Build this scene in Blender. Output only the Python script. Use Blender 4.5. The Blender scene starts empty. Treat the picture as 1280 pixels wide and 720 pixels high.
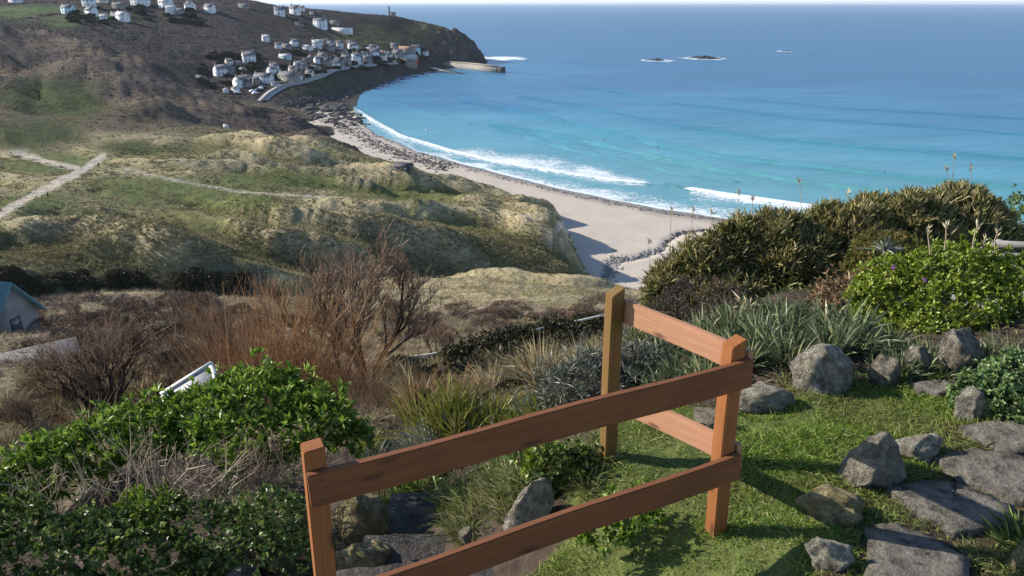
import bpy, bmesh, math, random
import numpy as np
from mathutils import Vector, Matrix
from mathutils.bvhtree import BVHTree
R = math.radians
rng = np.random.default_rng(7)
random.seed(7)
SC = bpy.context.scene
COL = SC.collection

# ------------------------------------------------------------ camera, sky, sun, exposure
CAMZ = 70.0; PITCH = R(19.9); F = 985.0
cam_d = bpy.data.cameras.new("camera"); cam = bpy.data.objects.new("camera", cam_d); COL.objects.link(cam)
cam_d.sensor_width = 36; cam_d.lens = F / 1280 * 36
cam_d.clip_start = 0.05; cam_d.clip_end = 200000
cam.location = (0, 0, CAMZ); cam.rotation_euler = (math.pi / 2 - PITCH, 0, 0)
SC.camera = cam
SUN_EL = R(28); SUN_DIR = Vector((-0.965, 0.26, 0)).normalized()      # horizontal direction towards the sun
sun_vec = Vector((SUN_DIR.x * math.cos(SUN_EL), SUN_DIR.y * math.cos(SUN_EL), math.sin(SUN_EL)))
w = bpy.data.worlds.new("World"); SC.world = w; w.use_nodes = True
nt = w.node_tree; nt.nodes.clear()
sky = nt.nodes.new("ShaderNodeTexSky"); sky.sky_type = 'NISHITA'; sky.sun_disc = False
sky.sun_elevation = SUN_EL; sky.sun_rotation = math.atan2(SUN_DIR.x, SUN_DIR.y)
sky.altitude = 50; sky.air_density = 0.75; sky.dust_density = 0.1; sky.ozone_density = 1.6
bg = nt.nodes.new("ShaderNodeBackground"); bg.inputs[1].default_value = 0.135
wo = nt.nodes.new("ShaderNodeOutputWorld")
nt.links.new(sky.outputs[0], bg.inputs[0]); nt.links.new(bg.outputs[0], wo.inputs[0])
sl = bpy.data.lights.new("sun", 'SUN'); sl.energy = 4.8; sl.angle = R(0.53); sl.color = (1.0, 0.92, 0.80)
so = bpy.data.objects.new("sun", sl); COL.objects.link(so); so.location = (-30, 10, 120)
so.rotation_euler = sun_vec.to_track_quat('Z', 'Y').to_euler()
SC.view_settings.view_transform = 'Standard'; SC.view_settings.look = 'None'
SC.view_settings.gamma = 1.0; SC.view_settings.exposure = 0.88
HAZE = 0.00003
SC.cycles.max_bounces = 6; SC.cycles.transparent_max_bounces = 8

# ------------------------------------------------------------ pixel geometry (photo 1280x720 -> rays)
SP, CP = math.sin(PITCH), math.cos(PITCH)
def ray(px, py):
    x = (px - 640) / F; v = (py - 360) / F
    return np.array([x, CP - v * SP, -SP - v * CP])
def at_range(px, py, r):
    d = ray(px, py); k = r / math.hypot(d[0], d[1]); return np.array([d[0] * k, d[1] * k, CAMZ + d[2] * k])
def at_z(px, py, z):
    d = ray(px, py); k = (z - CAMZ) / d[2]; return np.array([d[0] * k, d[1] * k, z])
def at_y(px, py, Y):
    d = ray(px, py); k = Y / d[1]; return np.array([d[0] * k, Y, CAMZ + d[2] * k])
def depth_of(p): return p[1] * CP - (p[2] - CAMZ) * SP
def project(P):
    P = np.asarray(P, float); d = P[..., 1] * CP - (P[..., 2] - CAMZ) * SP
    u = P[..., 1] * SP + (P[..., 2] - CAMZ) * CP
    return 640 + F * P[..., 0] / d, 360 - F * u / d
def az_rz(px, r, z):
    k = (px - 640) / F; h = CAMZ - z
    # X = k (Y c + h s), X^2 + Y^2 = r^2
    a = 1 + (k * CP) ** 2; b = 2 * k * k * CP * h * SP; c = (k * h * SP) ** 2 - r * r
    Y = (-b + math.sqrt(max(b * b - 4 * a * c, 0))) / (2 * a); return math.atan2(k * (Y * CP + h * SP), Y)

# ------------------------------------------------------------ noise
def _h(ix, iy, s):
    n = (ix.astype(np.int64) * 374761393 + iy.astype(np.int64) * 668265263 + s * 974634281) & 0xffffffff
    n = ((n ^ (n >> 13)) * 1274126177) & 0xffffffff
    return ((n ^ (n >> 16)) & 0xffff) / 65535.0
def vnoise(x, y, s=0):
    x = np.asarray(x, float); y = np.asarray(y, float)
    ix = np.floor(x); iy = np.floor(y); fx = x - ix; fy = y - iy
    fx = fx * fx * fx * (fx * (fx * 6 - 15) + 10); fy = fy * fy * fy * (fy * (fy * 6 - 15) + 10)
    a = _h(ix, iy, s); b = _h(ix + 1, iy, s); c = _h(ix, iy + 1, s); d = _h(ix + 1, iy + 1, s)
    return (a + (b - a) * fx) * (1 - fy) + (c + (d - c) * fx) * fy
def fbm(x, y, s=0, o=4, g=0.5):
    t = 0; a = 1; n = 0
    for i in range(o):
        t = t + a * (vnoise(x * 2 ** i + 17.3 * i, y * 2 ** i - 9.1 * i, s + i) - 0.5); n += a; a *= g
    return t / n * 2

# ------------------------------------------------------------ object helpers
def mesh_np(name, V, Fs, smooth=False, attrs=None, fmat=None):
    V = np.ascontiguousarray(np.asarray(V, np.float32).reshape(-1, 3))
    if isinstance(Fs, np.ndarray): Fs = [Fs]
    Fs = [np.asarray(f, np.int32) for f in Fs if len(f)]
    loops = np.concatenate([f.ravel() for f in Fs]); tot = np.concatenate([np.full(len(f), f.shape[1], np.int32) for f in Fs])
    st = np.zeros(len(tot), np.int32); st[1:] = np.cumsum(tot)[:-1]
    me = bpy.data.meshes.new(name); me.vertices.add(len(V)); me.vertices.foreach_set("co", V.ravel())
    me.loops.add(len(loops)); me.loops.foreach_set("vertex_index", loops)
    me.polygons.add(len(tot)); me.polygons.foreach_set("loop_start", st); me.polygons.foreach_set("loop_total", tot)
    if smooth: me.polygons.foreach_set("use_smooth", np.ones(len(tot), bool))
    if fmat is not None: me.polygons.foreach_set("material_index", np.asarray(fmat, np.int32))
    me.update(calc_edges=True)
    for k, a in (attrs or {}).items():
        a = np.asarray(a, np.float32)
        if a.ndim == 1: at = me.attributes.new(k, 'FLOAT', 'POINT'); at.data.foreach_set("value", a)
        else:
            at = me.attributes.new(k, 'FLOAT_COLOR', 'POINT'); at.data.foreach_set("color", np.concatenate([a, np.ones((len(a), 1), np.float32)], 1).ravel())
    return me
def link(name, me, mat=None, parent=None, loc=None, rot=None, label=None, cat=None, group=None, kind=None):
    o = bpy.data.objects.new(name, me); COL.objects.link(o)
    if me is not None and mat is not None:
        for m in (mat if isinstance(mat, (list, tuple)) else [mat]):
            me.materials.append(m)
    if parent is not None: o.parent = parent
    if loc is not None: o.location = loc
    if rot is not None: o.rotation_euler = rot
    for k, v in (('label', label), ('category', cat), ('group', group), ('kind', kind)):
        if v: o[k] = v
    return o
def thing(name, loc, label, cat, group=None, rotz=0):
    return link(name, None, loc=loc, rot=(0, 0, rotz), label=label, cat=cat, group=group)
def dup_tree(o, parent=None):
    c = o.copy(); COL.objects.link(c)
    if parent is not None: c.parent = parent
    for ch in list(o.children): dup_tree(ch, c)
    return c
class Geo:                                     # collects vertex and face arrays into one mesh
    def __init__(s): s.V = []; s.F = {}; s.n = 0; s.A = []
    def add(s, V, *Fs, a=None):
        V = np.asarray(V, float).reshape(-1, 3); s.V.append(V)
        for f in Fs:
            f = np.asarray(f); s.F.setdefault(f.shape[1], []).append(f + s.n)
        s.A.append(np.full(len(V), 0.0 if a is None else a) if np.ndim(a) == 0 else np.asarray(a, float)); s.n += len(V); return s
    def mesh(s, name, smooth=False, attr=None):
        return mesh_np(name, np.concatenate(s.V), [np.concatenate(f) for f in s.F.values()], smooth, {attr: np.concatenate(s.A)} if attr else None)
    def box(s, x0, x1, y0, y1, z0, z1):
        v = [(x, y, z) for z in (z0, z1) for y in (y0, y1) for x in (x0, x1)]
        return s.add(v, [(0, 2, 3, 1), (4, 5, 7, 6), (0, 1, 5, 4), (2, 6, 7, 3), (0, 4, 6, 2), (1, 3, 7, 5)])

ORD = 'leftmost second third fourth fifth sixth seventh eighth ninth tenth eleventh twelfth thirteenth fourteenth fifteenth sixteenth'.split()
def ordinal_labels(objs, xs, label):
    if 1 < len(objs) <= 16:
        for r, k in enumerate(np.argsort(xs)): objs[k]['label'] = label + (', leftmost of its row' if r == 0 else ', %s from the left' % ORD[r] if r < len(objs) - 1 else ', rightmost of its row')

# ------------------------------------------------------------ material helpers
class M:
    def __init__(s, name, rough=0.9, spec=0.3):
        s.m = bpy.data.materials.new(name); s.m.use_nodes = True; s.t = s.m.node_tree
        s.b = s.t.nodes["Principled BSDF"]; s.out = s.t.nodes["Material Output"]
        s.b.inputs["Roughness"].default_value = rough; s.b.inputs["Specular IOR Level"].default_value = spec
    def n(s, ty, ins=None, **kw):
        nd = s.t.nodes.new(ty)
        for k, v in kw.items(): setattr(nd, k, v)
        for k, v in (ins or {}).items(): s.put(nd, k, v)
        return nd
    def put(s, nd, k, v):
        if isinstance(v, bpy.types.NodeSocket): s.t.links.new(v, nd.inputs[k])
        elif isinstance(v, tuple) and len(v) == 3 and nd.inputs[k].type == 'RGBA': nd.inputs[k].default_value = (*v, 1)
        else: nd.inputs[k].default_value = v
    def obj(s): return s.n("ShaderNodeTexCoord").outputs["Object"]
    def map(s, v, scale=(1, 1, 1), rot=(0, 0, 0)): return s.n("ShaderNodeMapping", {"Vector": v, "Scale": scale, "Rotation": rot}).outputs[0]
    def noise(s, v, scale, detail=4, rough=0.55, dist=0.0): return s.n("ShaderNodeTexNoise", {"Vector": v, "Scale": scale, "Detail": detail, "Roughness": rough, "Distortion": dist}).outputs["Fac"]
    def ramp(s, fac, stops, interp='LINEAR'):
        nd = s.n("ShaderNodeValToRGB", {"Fac": fac}); cr = nd.color_ramp; cr.interpolation = interp
        while len(cr.elements) < len(stops): cr.elements.new(0.5)
        for e, (p, c) in zip(cr.elements, stops):
            e.position = p; e.color = (*c, 1) if isinstance(c, tuple) else (c, c, c, 1)
        return nd.outputs[0]
    def math(s, op, a, b=0.0, c=0.0, clamp=False): return s.n("ShaderNodeMath", {0: a, 1: b, 2: c}, operation=op, use_clamp=clamp).outputs[0]
    def rng(s, v, a, b, c=0.0, d=1.0): return s.n("ShaderNodeMapRange", {"Value": v, 1: a, 2: b, 3: c, 4: d}).outputs[0]
    def mix(s, fac, a, b, mode='MIX'):
        nd = s.n("ShaderNodeMix", data_type='RGBA', blend_type=mode); s.put(nd, 0, fac); s.put(nd, 6, a); s.put(nd, 7, b); return nd.outputs[2]
    def attr(s, name, col=False): return s.n("ShaderNodeAttribute", attribute_name=name).outputs["Color" if col else "Fac"]
    def bump(s, h, strength=0.5, dist=0.1): s.t.links.new(s.n("ShaderNodeBump", {"Height": h, "Strength": strength, "Distance": dist}).outputs[0], s.b.inputs["Normal"])
    def col(s, c): s.put(s.b, "Base Color", c); return s
    def island(s): return s.n("ShaderNodeNewGeometry").outputs["Random Per Island"]

def leaf_mat(name, stops, rough=0.45, spec=0.4, trans=0.25, patch=None):
    """leaf or blade colour picked per leaf, with light passing through the leaf"""
    m = M(name, rough, spec); c = m.ramp(m.island(), stops)
    if patch:                                   # broad patches of another tint over the plant
        f = m.rng(m.noise(m.obj(), patch[0], 3), 0.42, 0.6); c = m.mix(m.math('MULTIPLY', f, patch[2]), c, patch[1])
    m.col(c)
    tr = m.n("ShaderNodeBsdfTranslucent", {"Color": m.mix(0.5, c, (0.25, 0.3, 0.04), 'MULTIPLY') if False else c})
    mx = m.n("ShaderNodeMixShader", {0: trans, 1: m.b.outputs[0], 2: tr.outputs[0]})
    m.t.links.new(mx.outputs[0], m.out.inputs[0]); return m.m
def plain_mat(name, c, rough=0.85, var=0.25, scale=3.0, spec=0.3, bump=0.0, metal=0.0):
    m = M(name, rough, spec); f = m.noise(m.obj(), scale, 5)
    m.col(m.mix(1.0, c, m.ramp(f, [(0.25, 1 - var), (0.75, 1 + var if var < 0.3 else 1.3)]), 'MULTIPLY'))
    m.b.inputs["Metallic"].default_value = metal
    if bump: m.bump(f, bump, 0.02)
    return m.m

# ------------------------------------------------------------ batches of tubes, blades and leaves (numpy)
def tubes(P, Rd, sides=3):
    """P (N,n,3) paths, Rd (N,n) radii"""
    P = np.asarray(P, float); N, n, _ = P.shape
    T = np.gradient(P, axis=1); T /= np.linalg.norm(T, axis=2, keepdims=True) + 1e-9
    ref = np.where(np.abs(T[:, :1, 2:3]) > 0.9, np.array([1., 0, 0]), np.array([0, 0, 1.]))
    A = np.cross(T, np.broadcast_to(ref, T.shape)); A /= np.linalg.norm(A, axis=2, keepdims=True) + 1e-9; B = np.cross(T, A)
    th = np.arange(sides) / sides * 2 * np.pi
    V = P[:, :, None] + Rd[:, :, None, None] * (A[:, :, None] * np.cos(th)[:, None] + B[:, :, None] * np.sin(th)[:, None])
    i = np.arange(N)[:, None, None] * (n * sides) + np.arange(n - 1)[:, None] * sides + np.arange(sides)
    j = np.arange(N)[:, None, None] * (n * sides) + np.arange(n - 1)[:, None] * sides + (np.arange(sides) + 1) % sides
    return V.reshape(-1, 3), np.stack([i, j, j + sides, i + sides], -1).reshape(-1, 4)
def norm(v): return v / (np.linalg.norm(v, axis=-1, keepdims=True) + 1e-9)
def blades(P, D, L, W, droop=0.3, segs=3, twist=None, g=None):
    """strap leaves and grass blades: P (N,3) roots, D (N,3) directions, L, W (N,)"""
    N = len(P); g = g or rng; D = norm(D); L = np.broadcast_to(L, (N,)); W = np.broadcast_to(W, (N,)); droop = np.broadcast_to(droop, (N,))
    t = np.linspace(0, 1, segs + 1)
    C = P[:, None] + D[:, None] * (L[:, None] * t)[..., None]
    C[..., 2] -= droop[:, None] * L[:, None] * t ** 2
    hx = D[:, :2] / (np.linalg.norm(D[:, :2], axis=1, keepdims=True) + 1e-6); C[..., :2] += hx[:, None] * (0.45 * droop[:, None] * L[:, None] * t ** 2)[..., None]
    a = g.uniform(0, 2 * np.pi, N) if twist is None else twist
    S = np.cross(D, np.stack([np.cos(a), np.sin(a), np.zeros(N)], 1)); S = norm(S)
    wt = np.clip(1 - t ** 2.2, 0, 1) * (0.75 + 0.6 * t)
    Lf = C[:, :-1] + S[:, None] * (W[:, None] * wt[None, :-1])[..., None] * 0.5
    Rt = C[:, :-1] - S[:, None] * (W[:, None] * wt[None, :-1])[..., None] * 0.5
    V = np.concatenate([np.stack([Lf, Rt], 2).reshape(N, -1, 3), C[:, -1:]], 1); k = 2 * segs + 1
    b = np.arange(N)[:, None] * k; q = []
    for s in range(segs - 1): q.append(np.stack([b[:, 0] + 2 * s, b[:, 0] + 2 * s + 1, b[:, 0] + 2 * s + 3, b[:, 0] + 2 * s + 2], 1))
    tri = np.stack([b[:, 0] + 2 * segs - 2, b[:, 0] + 2 * segs - 1, b[:, 0] + 2 * segs], 1)
    return (V.reshape(-1, 3), np.concatenate(q) if q else np.zeros((0, 4), int), tri)
def leaves(P, D, L, W, g=None, fold=0.25, up=None):
    """folded pointed leaves: two quads each either side of the midrib"""
    N = len(P); g = g or rng; D = norm(D); L = np.broadcast_to(L, (N,))[:, None]; W = np.broadcast_to(W, (N,))[:, None]
    U = norm(g.normal(0, 1, (N, 3)) * 0.5 + (np.array([0, 0, 1.]) if up is None else up))
    S = norm(np.cross(D, U)); Nn = np.cross(S, D)
    tip = P + D * L - Nn * L * 0.12; mid = P + D * L * 0.5
    V = np.stack([P, mid + S * W / 2 + Nn * W * fold, tip, mid - S * W / 2 + Nn * W * fold], 1)
    b = np.arange(N)[:, None] * 4
    return V.reshape(-1, 3), np.concatenate([b + np.array([[0, 1, 2]]), b + np.array([[0, 2, 3]])])
def gadd(G, r):
    G.add(r[0], *[f for f in r[1:] if len(f)]); return G
# ============================================================ THE LAND: one polar sheet, split into its kinds of ground
def Z(px, r, z): return (az_rz(px, r, z), r, z)
def Y(px, r, y): p = at_range(px, y, r); return (math.atan2(p[0], p[1]), r, p[2])
ROWS = [
 [Z(-300,3,65.6),Z(1600,3,65.6)],
 [Z(-300,9,63.2),Z(0,9,63.4),Z(300,9,63.8),Z(500,9,64.2),Z(640,9,64.4),Z(760,9,65.2),Z(900,9,65.4),Z(1600,9,66)],
 [Y(-300,20,505),Y(0,20,505),Y(200,20,500),Y(400,20,490),Y(560,20,480),Y(640,20,470),Z(760,20,61),Z(900,20,62),Z(1600,20,63)],
 [Y(-300,40,450),Y(0,40,450),Y(200,40,440),Y(400,40,435),Y(560,40,430),Y(640,40,425),Z(760,40,51),Z(900,40,52),Z(1600,40,54)],
 [Y(-300,62,412),Y(0,62,410),Y(200,62,402),Y(400,62,400),Y(560,62,402),Y(640,62,402),Y(760,62,402),Z(900,62,43),Z(1600,62,44)],
 [Y(-300,85,374),Y(0,85,372),Y(200,85,368),Y(300,85,366),Y(400,100,372),Y(450,110,363),Y(520,115,360),Y(600,115,354),Y(680,115,360),Y(750,115,368),Y(800,115,372),Z(900,115,27),Z(1600,115,28)],
 [Z(-300,128,18),Z(300,128,18),Z(500,140,12),Z(640,150,8),Z(740,155,6),Z(800,150,8),Z(900,150,8),Z(1600,160,6)],
 [Y(-300,148,352),Y(0,148,352),Y(200,148,350),Y(300,150,351),Y(400,155,356),Y(500,165,366),Z(640,172,5),Z(720,176,2.5),Z(745,178,0),Z(765,180,-1.5),Z(900,190,-3),Z(1600,190,-4)],
 [Y(-300,165,302),Y(0,165,300),Y(80,166,296),Y(150,166,289),Y(230,168,292),Y(300,172,287),Y(400,180,284),Y(480,186,284),Y(560,190,283),Y(620,191,289),Y(670,190,304),Y(710,187,326),Z(738,184,3),Z(752,183,0),Z(765,182,-1.5),Z(900,200,-3),Z(1600,200,-4)],
 [Y(-300,190,268),Y(0,190,268),Y(200,192,262),Y(400,205,264),Y(500,215,264),Y(600,220,262),Y(660,216,273),Y(695,213,288),Z(718,211,3.2),Z(735,211,0),Z(750,211,-1.5),Z(900,220,-4),Z(1600,220,-4)],
 [Y(-300,235,232),Y(0,235,230),Y(200,235,228),Y(400,250,227),Y(500,265,224),Y(560,268,229),Y(610,262,238),Y(650,252,250),Y(685,240,268),Z(708,238,2.6),Z(722,236,0),Z(740,236,-1.5),Z(900,240,-4),Z(1600,240,-5)],
 [Y(-300,290,198),Y(0,290,195),Y(100,290,196),Y(200,300,186),Y(300,310,176),Y(400,320,180),Y(450,325,192),Y(490,318,203),Y(515,313,209),Z(540,308,2.2),Z(565,306,0),Z(590,304,-1.5),Z(900,300,-6),Z(1600,300,-8)],
 [Y(-300,440,90),Y(0,440,100),Y(100,430,110),Y(200,400,130),Y(300,380,155),Y(350,372,167),Y(400,370,173),Y(430,369,182),Z(452,367,3.5),Z(475,366,0.5),Z(490,366,-1.5),Z(900,370,-8),Z(1600,370,-8)],
 [Y(-300,640,-20),Y(-100,620,8),Y(0,600,22),Y(60,595,28),Y(100,580,36),Y(130,560,52),Y(200,520,82),Y(280,480,117),Y(340,440,137),Y(385,412,160),Z(412,405,4),Z(440,402,0.6),Z(470,400,-1.5),Z(900,400,-8),Z(1600,400,-8)],
 [Z(-300,700,45),Z(0,690,35),Z(100,650,30),Z(200,590,18),Z(260,560,9),Z(340,550,5),Z(380,578,1.2),Z(430,645,0.3),Z(500,815,-0.2),Z(560,920,-0.2),Z(600,960,0.5),Z(612,968,-3),Z(630,970,-6),Z(900,970,-10),Z(1600,970,-10)],
 [Y(-300,780,15),Y(0,780,19),Y(100,750,32),Y(200,680,72),Z(260,600,10),Z(340,590,9),Y(400,655,102),Y(450,760,87),Y(500,880,77),Y(540,945,74.5),Y(565,965,73),Y(585,985,74),Z(605,985,0),Z(620,985,-5),Z(900,985,-10),Z(1600,985,-10)],
 [Y(-300,850,2),Y(0,850,8),Y(100,840,13),Y(200,800,36),Y(300,770,52),Y(400,830,54),Y(450,890,50),Y(500,945,51),Y(540,985,52),Y(570,1000,56),Y(588,1005,62),Z(603,1003,2),Z(620,1003,-5),Z(900,1003,-10),Z(1600,1003,-10)],
 [Y(-300,1000,-22),Y(0,1000,-12),Y(200,1000,-12),Y(270,985,-5),Y(320,980,1),Y(350,985,8),Y(400,1000,12),Y(450,1010,17),Y(490,1020,19),Y(520,1030,26),Y(550,1035,34),Y(575,1035,41),Y(588,1032,47),Y(597,1028,58),Z(606,1026,2),Z(618,1025,-5),Z(900,1025,-10),Z(1600,1025,-10)],
 [Z(-300,1200,90),Z(0,1200,84),Z(300,1200,66),Z(400,1200,48),Z(490,1180,40),Z(550,1150,22),Z(585,1120,4),Z(600,1110,-6),Z(900,1100,-12),Z(1600,1100,-12)],
 [Z(-300,1600,60),Z(200,1600,50),Z(300,1500,20),Z(400,1400,-10),Z(1600,1400,-14)],
]
NA, NR = 620, 560
AZ = np.linspace(R(-43), R(43), NA)
def smooth1(v, k):
    kr = np.exp(-np.linspace(-2, 2, 2 * k + 1) ** 2); kr /= kr.sum(); return np.convolve(np.pad(v, k, mode='edge'), kr, 'valid')
KR = np.zeros((len(ROWS), NA)); KZ = np.zeros((len(ROWS), NA))
for i, row in enumerate(ROWS):
    row = sorted(row); a = [c[0] for c in row]
    KR[i] = np.interp(AZ, a, [c[1] for c in row]); KZ[i] = np.interp(AZ, a, [c[2] for c in row])
    k = 9 if i < 14 else 3
    KR[i] = smooth1(KR[i], k); KZ[i] = smooth1(KZ[i], k)
for i in range(1, len(ROWS)): KR[i] = np.maximum(KR[i], KR[i - 1] + 2)
# fractional row index of every sheet row, spaced so that rows fall evenly in log range at mid picture
mid = NA // 3
rr = np.exp(np.linspace(math.log(3), math.log(1500), NR))
S = np.interp(np.log(rr), np.log(KR[:, mid]), np.arange(len(ROWS)))
S = np.concatenate([S[:1], S[1:]]); S = np.interp(np.linspace(0, 1, NR), np.linspace(0, 1, NR), S)
GR = np.zeros((NR, NA)); GZ = np.zeros((NR, NA))
for j in range(NA):
    x = np.arange(len(ROWS)); z = KZ[:, j]; r = KR[:, j]
    h = np.diff(r); d = np.diff(z) / h; m = np.zeros(len(z)); m[0] = d[0]; m[-1] = d[-1]      # monotone cubic (Fritsch-Butland)
    s = d[1:] * d[:-1] > 0; w1 = 2 * h[1:] + h[:-1]; w2 = h[1:] + 2 * h[:-1]
    with np.errstate(divide='ignore', invalid='ignore'):
        m[1:-1] = np.where(s, (w1 + w2) / (w1 / d[:-1] + w2 / d[1:]), 0)
    i = np.clip(np.floor(S).astype(int), 0, len(z) - 2); R0 = r[i] + (S - i) * h[i]; t = S - i
    GR[:, j] = R0
    GZ[:, j] = (2*t**3-3*t**2+1)*z[i] + (t**3-2*t**2+t)*h[i]*m[i] + (-2*t**3+3*t**2)*z[i+1] + (t**3-t**2)*h[i]*m[i+1]
GX = GR * np.sin(AZ); GY = GR * np.cos(AZ); SS = np.repeat(S[:, None], NA, 1)
def band(v, a, b, s): return np.clip((v - a) / s, 0, 1) * np.clip((b - v) / s, 0, 1)
dune = band(SS, 4.6, 11.6, 0.6); hill = band(SS, 11.2, 14, 0.8); near = band(SS, 1.2, 5.5, 0.8); head = band(SS, 14.2, 20, 0.5)
warpx = GX + 12 * fbm(GX / 40, GY / 40, 31); warpy = GY + 12 * fbm(GX / 40, GY / 40, 32)
p0x, p0y = project(np.stack([GX, GY, GZ], -1))
def pathdist(pts):
    d = np.full(GX.shape, 1e9)
    for (x0, y0), (x1, y1) in zip(pts[:-1], pts[1:]):
        dx, dy = x1 - x0, y1 - y0; t = np.clip(((p0x - x0) * dx + (p0y - y0) * dy) / (dx * dx + dy * dy), 0, 1)
        d = np.minimum(d, np.hypot(p0x - x0 - t * dx, (p0y - y0 - t * dy)))
    return d
PATHS = (([(-40,292),(0,270),(40,246),(80,226),(105,213),(128,197)], 5.6), ([(14,191),(40,198),(70,206),(100,212)], 4.4),
         ([(158,212),(220,227),(300,241),(370,246),(430,249)], 2.0), ([(0,87),(40,90),(75,104),(110,113),(160,126),(250,146)], .45))
PD = [pathdist(p) for p, w_ in PATHS]
calm = np.clip(np.minimum(np.minimum(PD[0] - 9, PD[1] - 7), PD[2] - 3) / 14, 0, 1)
for bx, by, brx, bry in ((60,215,130,40),(200,220,170,28)): calm *= 1 - .6 * np.clip(1.4 - np.hypot((p0x - bx) / brx, (p0y - by) / bry), 0, 1)
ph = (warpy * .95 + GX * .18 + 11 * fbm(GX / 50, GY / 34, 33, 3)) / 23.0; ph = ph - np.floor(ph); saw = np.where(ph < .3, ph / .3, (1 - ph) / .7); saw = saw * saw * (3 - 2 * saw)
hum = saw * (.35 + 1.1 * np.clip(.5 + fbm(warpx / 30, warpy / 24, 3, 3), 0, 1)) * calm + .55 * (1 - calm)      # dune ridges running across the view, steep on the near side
land = np.clip((GZ - 1.0) / 4, 0, 1)
GZ += dune * land * (4.9 * (hum - 0.5) + calm * .8 * fbm(GX / 11, GY / 9, 5, 3) + 0.3 * fbm(GX / 2.8, GY / 2.4, 6, 2))
GZ += hill * land * (8.0 * fbm((GX + GY * .9) / 85, (GX - GY * .6) / 34, 8, 4) + 2.0 * fbm(GX / 16, GY / 14, 9, 3) - 2.0 * np.clip(1 - np.abs(fbm(GX / 60 + GY / 120, GY / 160, 12, 3)) * 5, 0, 1))
GZ += near * (0.5 * fbm(GX / 7, GY / 5, 10, 3) + 0.16 * fbm(GX / 1.6, GY / 1.6, 11, 2))
pxg, pyg = project(np.stack([GX, GY, GZ], -1))
cliff = head * np.clip((pxg - 520) / 50, 0, 1) * land
GZ += head * land * (1.6 * fbm(GX / 50, GY / 40, 14, 4)) + cliff * (11 * (np.abs(fbm(GX / 17, GY / 17, 15, 4)) - 0.22))

# land cover: each ground colour where that cover grows (base albedo; dune ridges and headland carry painted shade)
def C(*c): return np.array(c)
STRAW, OLIVE, TURF, HEATH, BRACK = C(.34,.29,.18), C(.17,.16,.06), C(.08,.105,.032), C(.070,.054,.052), C(.15,.115,.08)
GORSE, SAND, SOIL, ROCK, FIELD = C(.03,.037,.02), C(.55,.46,.37), C(.055,.04,.03), C(.09,.08,.075), C(.09,.15,.04)
cov = np.zeros((NR, NA, 3)); n1 = fbm(GX / 22, GY / 14, 40, 4); n2 = fbm(GX / 6, GY / 4, 41, 3); n3 = fbm(GX / 60, GY / 40, 42, 4)
def lay(mask, c): 
    global cov
    mask = np.clip(mask, 0, 1)[..., None]; cov = cov * (1 - mask) + np.asarray(c) * mask
def blob(x, y, rx, ry, s=0.5): return np.clip((1 - np.sqrt(((pxg - x) / rx) ** 2 + ((pyg - y) / ry) ** 2) + 0.35 * n1) / s, 0, 1)
lay(np.ones_like(GX), BRACK * 0.8)
lay(near, C(.23,.18,.125)); lay(band(SS, 3.9, 6.2, .4) * np.clip((pxg - 330) / 60, 0, 1), STRAW * .95); lay(band(SS, 3.3, 4.4, .3) * np.clip((pxg - 480) / 60, 0, 1), C(.27,.205,.15)); lay(near * (SS < 4) * np.clip(n1 * 3, 0, 1), C(.15,.108,.085)); lay(near * (SS < 4) * np.clip(n2 * 2.5 - .4, 0, 1), STRAW * .7)
lay(dune, STRAW * 0.85); lay(dune * np.clip(0.5 + n1 * 3, 0, 1), OLIVE * 1.1); lay(dune * np.clip(n2 * 2.5, 0, .8), STRAW * .75)
lay(dune * np.clip(hum * 2.2 - .75, 0, .9) * (.5 + .5 * calm), STRAW * 1.1); lay(dune * np.clip(.42 - hum, 0, .3) * 2.6, C(.085,.09,.036)); lay(band(SS, 5.6, 7.3, .4), GORSE * 1.6 + 0.02)  # straw crests lightened, hollows darkened: ridge light and shade painted into the cover
for b in ((60,205,80,18),(170,235,150,24),(330,225,120,22),(50,250,70,20),(290,250,110,16),(480,240,90,14)): lay(blob(*b) * dune, TURF * .8 + OLIVE * .25)
nd = fbm((GX + GY * .9) / 60, (GX - GY * .6) / 18, 43, 4); lay(hill, BRACK * .8); lay(hill * np.clip(.35 + n3 * 3 + nd * 3, 0, 1), HEATH * .95); lay(hill * np.clip(n2 * 1.6 + nd - .1, 0, .4), C(.13,.108,.08)); lay(hill * np.clip(nd * 3 - .9, 0, .8), C(.045,.035,.036))
for b in ((60,125,105,32),(30,170,90,26),(170,185,60,10)): lay(blob(*b), TURF * .55)
for b in ((320,150,60,16),(250,160,40,10)): lay(blob(*b) * hill * .7, HEATH * .6)
lay(head, HEATH * .55); lay(head * np.clip(n3 * 4, 0, 1), C(.042,.031,.038)); lay(head * np.clip(.1 + n1 * 3, 0, .8), C(.030,.032,.031))  # headland darkened and blued: its shade and haze painted into the cover
for b in ((480,50,75,20),(540,40,40,22)): lay(blob(*b) * head * .85, C(.15,.125,.055))
for b in ((40,12,70,8),(100,22,60,6),(20,18,30,4),(75,30,30,4)): lay(blob(*b) * head, FIELD * .8)
lay(blob(80, 22, 140, 16) * head * .4, C(.06,.065,.03))
lay(band(SS, 14, 15.3, .12) * np.clip((pxg - 320) / 30, 0, 1), C(.05,.045,.038)); lay(blob(400, 108, 70, 14) * head * .8, C(.065,.07,.035))
lay(blob(572, 64, 42, 26) * head * .9, ROCK * .7); lay(blob(540, 58, 30, 14) * head * .6, C(.10,.09,.05))
gx = np.gradient(GZ, axis=0) / (np.gradient(GR, axis=0) + 1e-6)
lay(cliff * np.clip((np.abs(gx) - 0.35) * 4 + .25, 0, 1), ROCK * .8)
lay(np.clip((2.2 - GZ + n2) * 1.5, 0, 1) * np.clip((SS - 7) * 2, 0, 1) * (SS < 13.6), SAND)
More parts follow.
